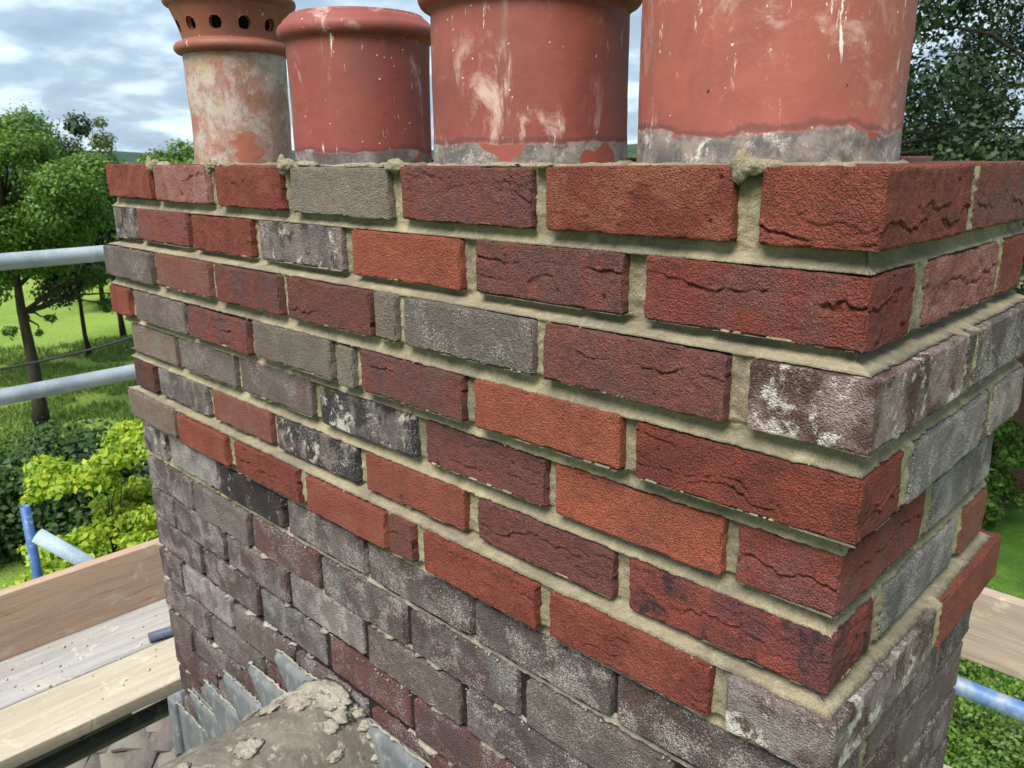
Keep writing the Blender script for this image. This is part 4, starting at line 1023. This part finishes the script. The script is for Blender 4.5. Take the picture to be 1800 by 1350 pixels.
def tree(name, x, y, h_top, crown, leafn, leafs, mat, label, cat, seed, group=None, trunk_r=.22, limbs=14, base=GZ, fork=.45, flat=.75):
    t = empty(name, (x, y, base)); tag(t, label, cat, group); off = np.array((x, y, base))
    C_, R_ = crown; v, q = leaves(C_, R_, leafn, leafs, seed, flat)
    mesh_np('crown', v - off, q, mat, t, False)
    r_ = np.random.default_rng(seed + 1); VV, QQ = [], []; nb = 0
    ztop = h_top - base; cc = np.array(C_) - off
    tr = [(0, 0, 0)]; px_, py_ = 0, 0
    for k in range(1, 9):
        px_ += r_.normal(0, .05) * ztop / 8 * .5; py_ += r_.normal(0, .05) * ztop / 8 * .5; tr.append((px_, py_, ztop * .86 * k / 8))
    V, Q = tube(tr, [trunk_r * (1.25 if k == 0 else 1) * (1 - k / 9.2) for k in range(9)], 10, True); VV.append(V); QQ += [tuple(i + nb for i in f) for f in Q]; nb += len(V)
    sel = r_.choice(len(cc), min(limbs, len(cc)), replace=False)
    for s_ in sel:
        e = cc[s_]; z0 = max(.42 * ztop, min(.8 * ztop, e[2] - abs(np.hypot(e[0], e[1])) * .5)); k = z0 / (ztop * .86) * 8; k0 = int(min(7, k)); f = k - k0
        a = np.array(tr[k0]) * (1 - f) + np.array(tr[k0 + 1]) * f; mid = (a + e) / 2 + np.array([0, 0, .12 * np.linalg.norm(e - a)]) + r_.normal(0, .05, 3) * np.linalg.norm(e - a)
        r0 = trunk_r * .42 * (1 - k0 / 10)
        V, Q = tube([a, (a + mid) / 2 + r_.normal(0, .03, 3), mid, (mid + e) / 2 + r_.normal(0, .05, 3), e], [r0, r0 * .8, r0 * .55, r0 * .35, r0 * .12], 7, True); VV.append(V); QQ += [tuple(i + nb for i in f_) for f_ in Q]; nb += len(V)
    mesh_py('trunk', np.concatenate(VV), QQ, M_BARK, t)
    return t
# left: leafy tree in the field, whose trunk shows under the crown
x, y = at(-76.0, 24.5)
cr_ = lobes(x, y, -1.0, 2.6, 2.6, 2.3, 50, .4, .9, 3, .25)
ex = lobes(x + .5, y + 1.6, -3.0, 1.2, 1.2, .9, 9, .25, .5, 5, .2); lw = lobes(x, y, -4.1, 1.2, 1.2, .5, 4, .15, .25, 6, .2)
cr_ = (cr_[0] + ex[0] + lw[0], cr_[1] + ex[1] + lw[1])
tree('oak_tree', x, y, .6, cr_, 75000, .11, M_LEAF_OAK, 'full green oak tree with dark trunk standing in the field behind the guard rails', 'tree', 11, trunk_r=.20, limbs=26)
x, y = at(-72.7, 33); cr_ = lobes(x, y, -1.6, 2.2, 2.2, 3.4, 30, .6, 1.1, 8, .2)
tree('tall_tree', x, y, 1.2, cr_, 22000, .17, M_LEAF_DARK, 'darker tree top with sky gaps rising right behind the big oak', 'tree', 12, 'trees behind the field', trunk_r=.09)
x, y = at(-70.6, 36); cr_ = lobes(x, y, -.8, 1.0, 1.0, 2.6, 14, .35, .7, 9, .1)
tree('willow_tree', x, y, 1.6, cr_, 5200, .13, M_LEAF_PALE, 'thin pale feathery tree between the dark tree and the far hill', 'tree', 13, 'trees behind the field', trunk_r=.12, limbs=12)
x, y = at(-79.5, 30); cr_ = lobes(x, y, -.9, 3.0, 3.0, 3.6, 34, .7, 1.2, 18, .2)
tree('oak_tree', x, y, 1.6, cr_, 20000, .17, M_LEAF_OAK, 'green tree cut off by the left picture edge', 'tree', 14, 'trees behind the field', trunk_r=.09)
i = 0
for (bb, dd, zz, rr, zc_) in [(-71.5, 44, .2, 3.0, -2.9), (-69.6, 48, -.2, 2.8, -3.2), (-67.8, 52, .4, 3.0, -2.8), (-66.0, 46, .9, 2.5, -2.6), (-64.4, 44, 1.0, 2.4, -2.5), (-62.5, 50, .6, 3, -2.8), (-60, 50, .3, 3.4, -3), (-36.5, 46, .5, 2.6, -2.8), (-34, 50, .4, 3, -2.9)]:
    x, y = at(bb, dd); cr_ = lobes(x, y, zc_, rr, rr, zz - zc_ + .2, 18, .8, 1.4, 30 + i, .2)
    lab = ['dark bushy tree in the far row, directly right of the pale feathery tree', 'far row tree below the wooded hill, left one', 'far row tree below the wooded hill, right one', 'rounded tree top just above the left end of the top brick course', 'tree top peeping beside the lichened pot', 'tree hidden mostly behind the lichened pot', 'tree hidden mostly behind the smooth dark pot', 'small green tree tip in the gap between the two nearest pots', 'tree hidden mostly behind the widest pot'][i]
    tree('field_tree', x, y, zz - .6, cr_, 9000, .26, M_LEAF_FAR if i % 3 else M_LEAF_OAK, lab, 'tree', 40 + i, 'row of trees at the end of the field', trunk_r=.13, limbs=8); i += 1
# conifer hedge row closing the field
def hedge(name, pts, rad, hz, n, size, mat, label, seed, flat=1.0, cat='hedge'):
    r_ = np.random.default_rng(seed); C_, R_ = [], []
    pts = np.array(pts)
    for k in range(len(pts) - 1):
        seg = np.linalg.norm(pts[k + 1] - pts[k]); m = int(seg / (rad * .45)) + 1
        for j in range(m):
            f = j / m; p = pts[k] * (1 - f) + pts[k + 1] * f
            z = GZ + rad * .5
            while z < hz:
                C_.append((p[0] + r_.normal(0, rad * .35), p[1] + r_.normal(0, rad * .35), z + r_.normal(0, rad * .2))); R_.append(rad * r_.uniform(.55, .95)); z += rad * .6
    v, q = leaves(C_, R_, n, size, seed, flat); off = np.array([pts[:, 0].mean(), pts[:, 1].mean(), GZ])
    o = mesh_np(name, v - off, q, mat, None, False, tuple(off)); return tag(o, label, cat)
hedge('hedge', [at(-92, 17), at(-80, 16.5), at(-72, 16.8), at(-64, 18.5), at(-58, 21)], .9, -5.4, 60000, .13, M_LEAF_HEDGE, 'dark thick hedge between the field and the bright yellow green maple', 21)
hedge('hedge', [at(-90, 58), at(-78, 62), at(-66, 60), at(-56, 60)], 2.4, -4.2, 26000, .38, M_LEAF_HEDGE, 'distant dark hedge row across the far end of the field', 22)
# bright maple close below the scaffold
def maple(x, y, tiers, n, size, label, seed, tr=.05):
    C_, R_ = [], []; r_ = np.random.default_rng(seed)
    for (dx_, dy_, z, rx, m) in tiers:
        for k in range(m):
            a = r_.uniform(0, 2 * math.pi); q = math.sqrt(r_.random()) * rx; C_.append((x + dx_ + q * math.cos(a), y + dy_ + q * math.sin(a), z - .25 * q + r_.normal(0, .04))); R_.append(r_.uniform(.09, .17))
    return tree('maple_tree', x, y, max(t_[2] for t_ in tiers), (C_, R_), n, size, M_LEAF_MAPLE, label, 'tree', seed, None, trunk_r=tr, limbs=40, flat=.55)
x, y = at(-73.2, 7.6)
maple(x, y, [(-.1, -.25, -2.62, .34, 11), (.1, .42, -2.35, .42, 18), (.0, -.05, -3.05, .62, 26), (.1, .5, -2.95, .5, 18), (0, -.15, -3.55, .8, 34), (0, .45, -3.6, .6, 24), (0, 0, -4.1, .9, 30)], 26000, .066, 'bright yellow green maple just beyond the left toe board', 51)
# more foliage filling the garden under the deck, left
hedge('hedge', [at(-82, 8.4), at(-72, 8.8), at(-62, 10.0)], .7, -5.3, 26000, .09, M_LEAF_FAR, 'low leafy garden hedge glimpsed between the deck board and the roof', 23)
# far wooded hill
def hill(x, y):
    P = np.stack([x, y, x * 0], 1); a = np.degrees(np.arctan2(x, y)); d = np.hypot(x, y)
    return GZ - 3 + 13.5 * np.exp(-((d - 420) / 90) ** 2) * (1 + .25 * vn(P, 60, 4)) + 1.2 * fbm(P, 18, 6, 3)
a_ = np.radians(np.linspace(-110, 40, 240)); d_ = np.linspace(300, 560, 40); A, D_ = np.meshgrid(a_, d_, indexing='ij'); X, Y = (D_ * np.sin(A)).ravel(), (D_ * np.cos(A)).ravel()
V = np.stack([X, Y, hill(X, Y)], 1); nz = 40; ii = (np.arange(239)[:, None] * nz + np.arange(39)[None, :]).ravel()
M_HILL = noisy_mat('wooded_hill', (.020, .042, .026), (.030, .060, .032), (.045, .075, .035), .05, 1, 2, .25, .3)
tag(mesh_np('hill', V, np.stack([ii, ii + nz, ii + nz + 1, ii + 1], 1), M_HILL), 'dark wooded hill on the horizon', None, None, 'structure')

# right: big dark tree against the sky
x, y = at(-9.5, 15)
r_ = np.random.default_rng(77)
cr_ = lobes(x - .8, y, 2.2, 5.6, 5.0, 5.2, 250, .38, .85, 23, .15)
# openings where the photograph shows sky through the crown
def gap(cr, holes):
    C_, R_ = [], []
    for c_, r0 in zip(*cr):
        b = math.degrees(math.atan2(c_[0] - CAM[0], c_[1] - CAM[1])); d0 = math.hypot(c_[0] - CAM[0], c_[1] - CAM[1]); e = (c_[2] - CAM[2]) / d0
        if any(((b - hb) / hw) ** 2 + ((e - he) / hh) ** 2 < 1 for hb, he, hw, hh in holes): continue
        C_.append(c_); R_.append(r0)
    return C_, R_
cr_ = gap(cr_, [(-13.6, .075, 1.3, .026), (-17.2, .105, .9, .022), (-16.0, .155, .8, .012)])
low = lobes(x - .8, y, -.9, 5.4, 4.6, 1.8, 60, .5, .9, 24, .1)
cr_ = (cr_[0] + low[0], cr_[1] + low[1])
tree('large_tree', x + 1.4, y, 5, cr_, 180000, .095, M_LEAF_DARK, 'large dark tree with sky showing through it, behind the widest pot', 'tree', 78, trunk_r=.22, limbs=30)
# shrubs at the bottom right
def shrub(x, y, r, z, n, size, mat, label, seed):
    cr0 = lobes(x, y, z, r, r, z - GZ, 34, .18 * r + .08, .30 * r + .12, seed, .3)
    return tree('shrub', x, y, z + (z - GZ) * .5, cr0, n, size, mat, label, 'shrub', seed, 'garden shrubs right of the stack', trunk_r=.03, limbs=10)
x, y = at(-11.3, 9.6); shrub(x, y, 1.0, -6.35, 16000, .062, M_LEAF_OAK, 'leafy green shrub below the blue tube, nearest the stack', 61)
x, y = at(-7.2, 9.2); shrub(x, y, .9, -6.45, 13000, .062, M_LEAF_FAR, 'green shrub at the bottom right corner', 62)
x, y = at(-12.8, 11.6); shrub(x, y, .9, -6.3, 10000, .062, M_LEAF_OAK, 'shrub seen between the right toe board and the blue tube', 63)
x, y = at(-12.6, 16.6); shrub(x, y, .8, -5.6, 7000, .10, M_LEAF_OAK, 'shrub growing against the brick garden wall', 64)
# brick garden building at the far right
gb = empty('garden_building', (-2.5, 17.6, GZ)); tag(gb, 'brick building beyond the lawn at the right edge', 'building')
GB = Vector((-2.5, 17.6, GZ))
M_BRK2 = noisy_mat('far_brick', (.23, .10, .07), (.17, .085, .065), (.28, .17, .13), 3, .95, .004, 30, .3)
simple_box('wall', -8, 3, 17.62, 20, GZ - .2, -2.6, noisy_mat('far_mortar', (.26, .22, .18), (.22, .18, .15), (.3, .27, .22), 2), gb, GB)
VV, FF = [], []; nb = 0; rb = np.random.default_rng(5)
for r0 in range(58):
    z0 = GZ + .02 + r0 * .075
    for k in range(-20, 12):
        x0 = k * .225 + (.112 if r0 % 2 else 0)
        if x0 < -4.6 or x0 > 1.2: continue
        if -1.75 < x0 < -1.0 and -5.35 < z0 < -4.75: continue
        dpt = 17.60 + rb.normal(0, .002); b0 = np.array([(x0, dpt, z0), (x0 + .213, dpt, z0), (x0 + .213, dpt, z0 + .064), (x0, dpt, z0 + .064), (x0, 17.62, z0), (x0 + .213, 17.62, z0), (x0 + .213, 17.62, z0 + .064), (x0, 17.62, z0 + .064)])
        VV.append(b0); FF += [tuple(i + nb for i in f) for f in ((0, 1, 2, 3), (1, 5, 6, 2), (4, 0, 3, 7), (3, 2, 6, 7), (4, 5, 1, 0))]; nb += 8
tag(mesh_py('brick_courses', np.concatenate(VV) - np.array(GB), FF, M_BRK2, gb, False), kind='stuff')
wf = simple_box('window', -1.72, -.82, 17.585, 17.64, -5.36, -4.74, M_SOOT, gb, GB)
simple_box('window_frame', -1.75, -1.69, 17.56, 17.6, -5.38, -4.72, M_GALV, gb, GB)
VV = np.array([(-8.3, 17.3, -2.65), (3.3, 17.3, -2.65), (3.3, 19, -1.2), (-8.3, 19, -1.2), (-8.3, 20.4, -2.65), (3.3, 20.4, -2.65)]) - np.array(GB)
mesh_py('roof', VV, [(0, 1, 2, 3), (3, 2, 5, 4), (0, 3, 4), (1, 5, 2), (0, 4, 5, 1)], M_TILE, gb, False)
kerb = simple_box('garden_wall', -7, 3, 16.9, 17.15, GZ, GZ + .42, noisy_mat('grey_stone', (.17, .15, .13), (.13, .115, .10), (.22, .19, .17), 2, .95, .01, 15), None, (0, 0, 0), step=.3, amp=.02)
recenter(kerb); tag(kerb, 'low grey stone wall at the back of the lawn', 'wall')
# slatted fence glimpsed under the toe board
fe = empty('timber_fence', (-1.0, 12.6, GZ)); tag(fe, 'orange brown slatted fence glimpsed between toe board and blue tube', 'fence'); FO = Vector((-1.0, 12.6, GZ))
M_FENCE = wood_mat('fence_wood', (.42, .22, .09), (.34, .17, .07), (.22, .11, .05), 2)
for k in range(14): simple_box('slat', -1.45 + k * .11, -1.45 + k * .11 + .095, 12.6, 12.62, GZ, GZ + .62, M_FENCE, fe, FO)
simple_box('rail', -1.5, .1, 12.625, 12.66, GZ + .45, GZ + .50, M_FENCE, fe, FO)
# meadow grass: blades where the field is closest to the camera
r_ = np.random.default_rng(9); n = 26000; bb = np.radians(r_.uniform(-80, -64, n)); dd = r_.uniform(19.5, 36, n) ; X = CAM[0] + dd * np.sin(bb); Y = CAM[1] + dd * np.cos(bb); Z = gz(X, Y)
P = np.stack([X, Y, Z], 1); k = fbm(P, 1.6, 12, 2) > -.1; P = P[k]; n = len(P); hgt = r_.uniform(.06, .22, n)[:, None]; a = r_.uniform(0, 6.28, n); t = np.stack([np.cos(a), np.sin(a), a * 0], 1) * .03
tip = P + np.array([0, 0, 1.]) * hgt + r_.normal(0, .05, (n, 3)) * np.array([1, 1, 0]); V = np.stack([P - t, P + t, tip], 1).reshape(-1, 3)
o = mesh_np('meadow_grass', V, np.arange(n * 3).reshape(-1, 3), leaf_material('grass_blades', (.08, .15, .02), (.11, .19, .028), (.17, .22, .06)), None, False); tag(o, 'tufts of longer meadow grass in the field', None, None, 'stuff')
print('bricks', brick_count, 'tiles', ntile, 'tris~', sum(len(o.data.polygons) for o in bpy.data.objects if o.type == 'MESH') * 2)
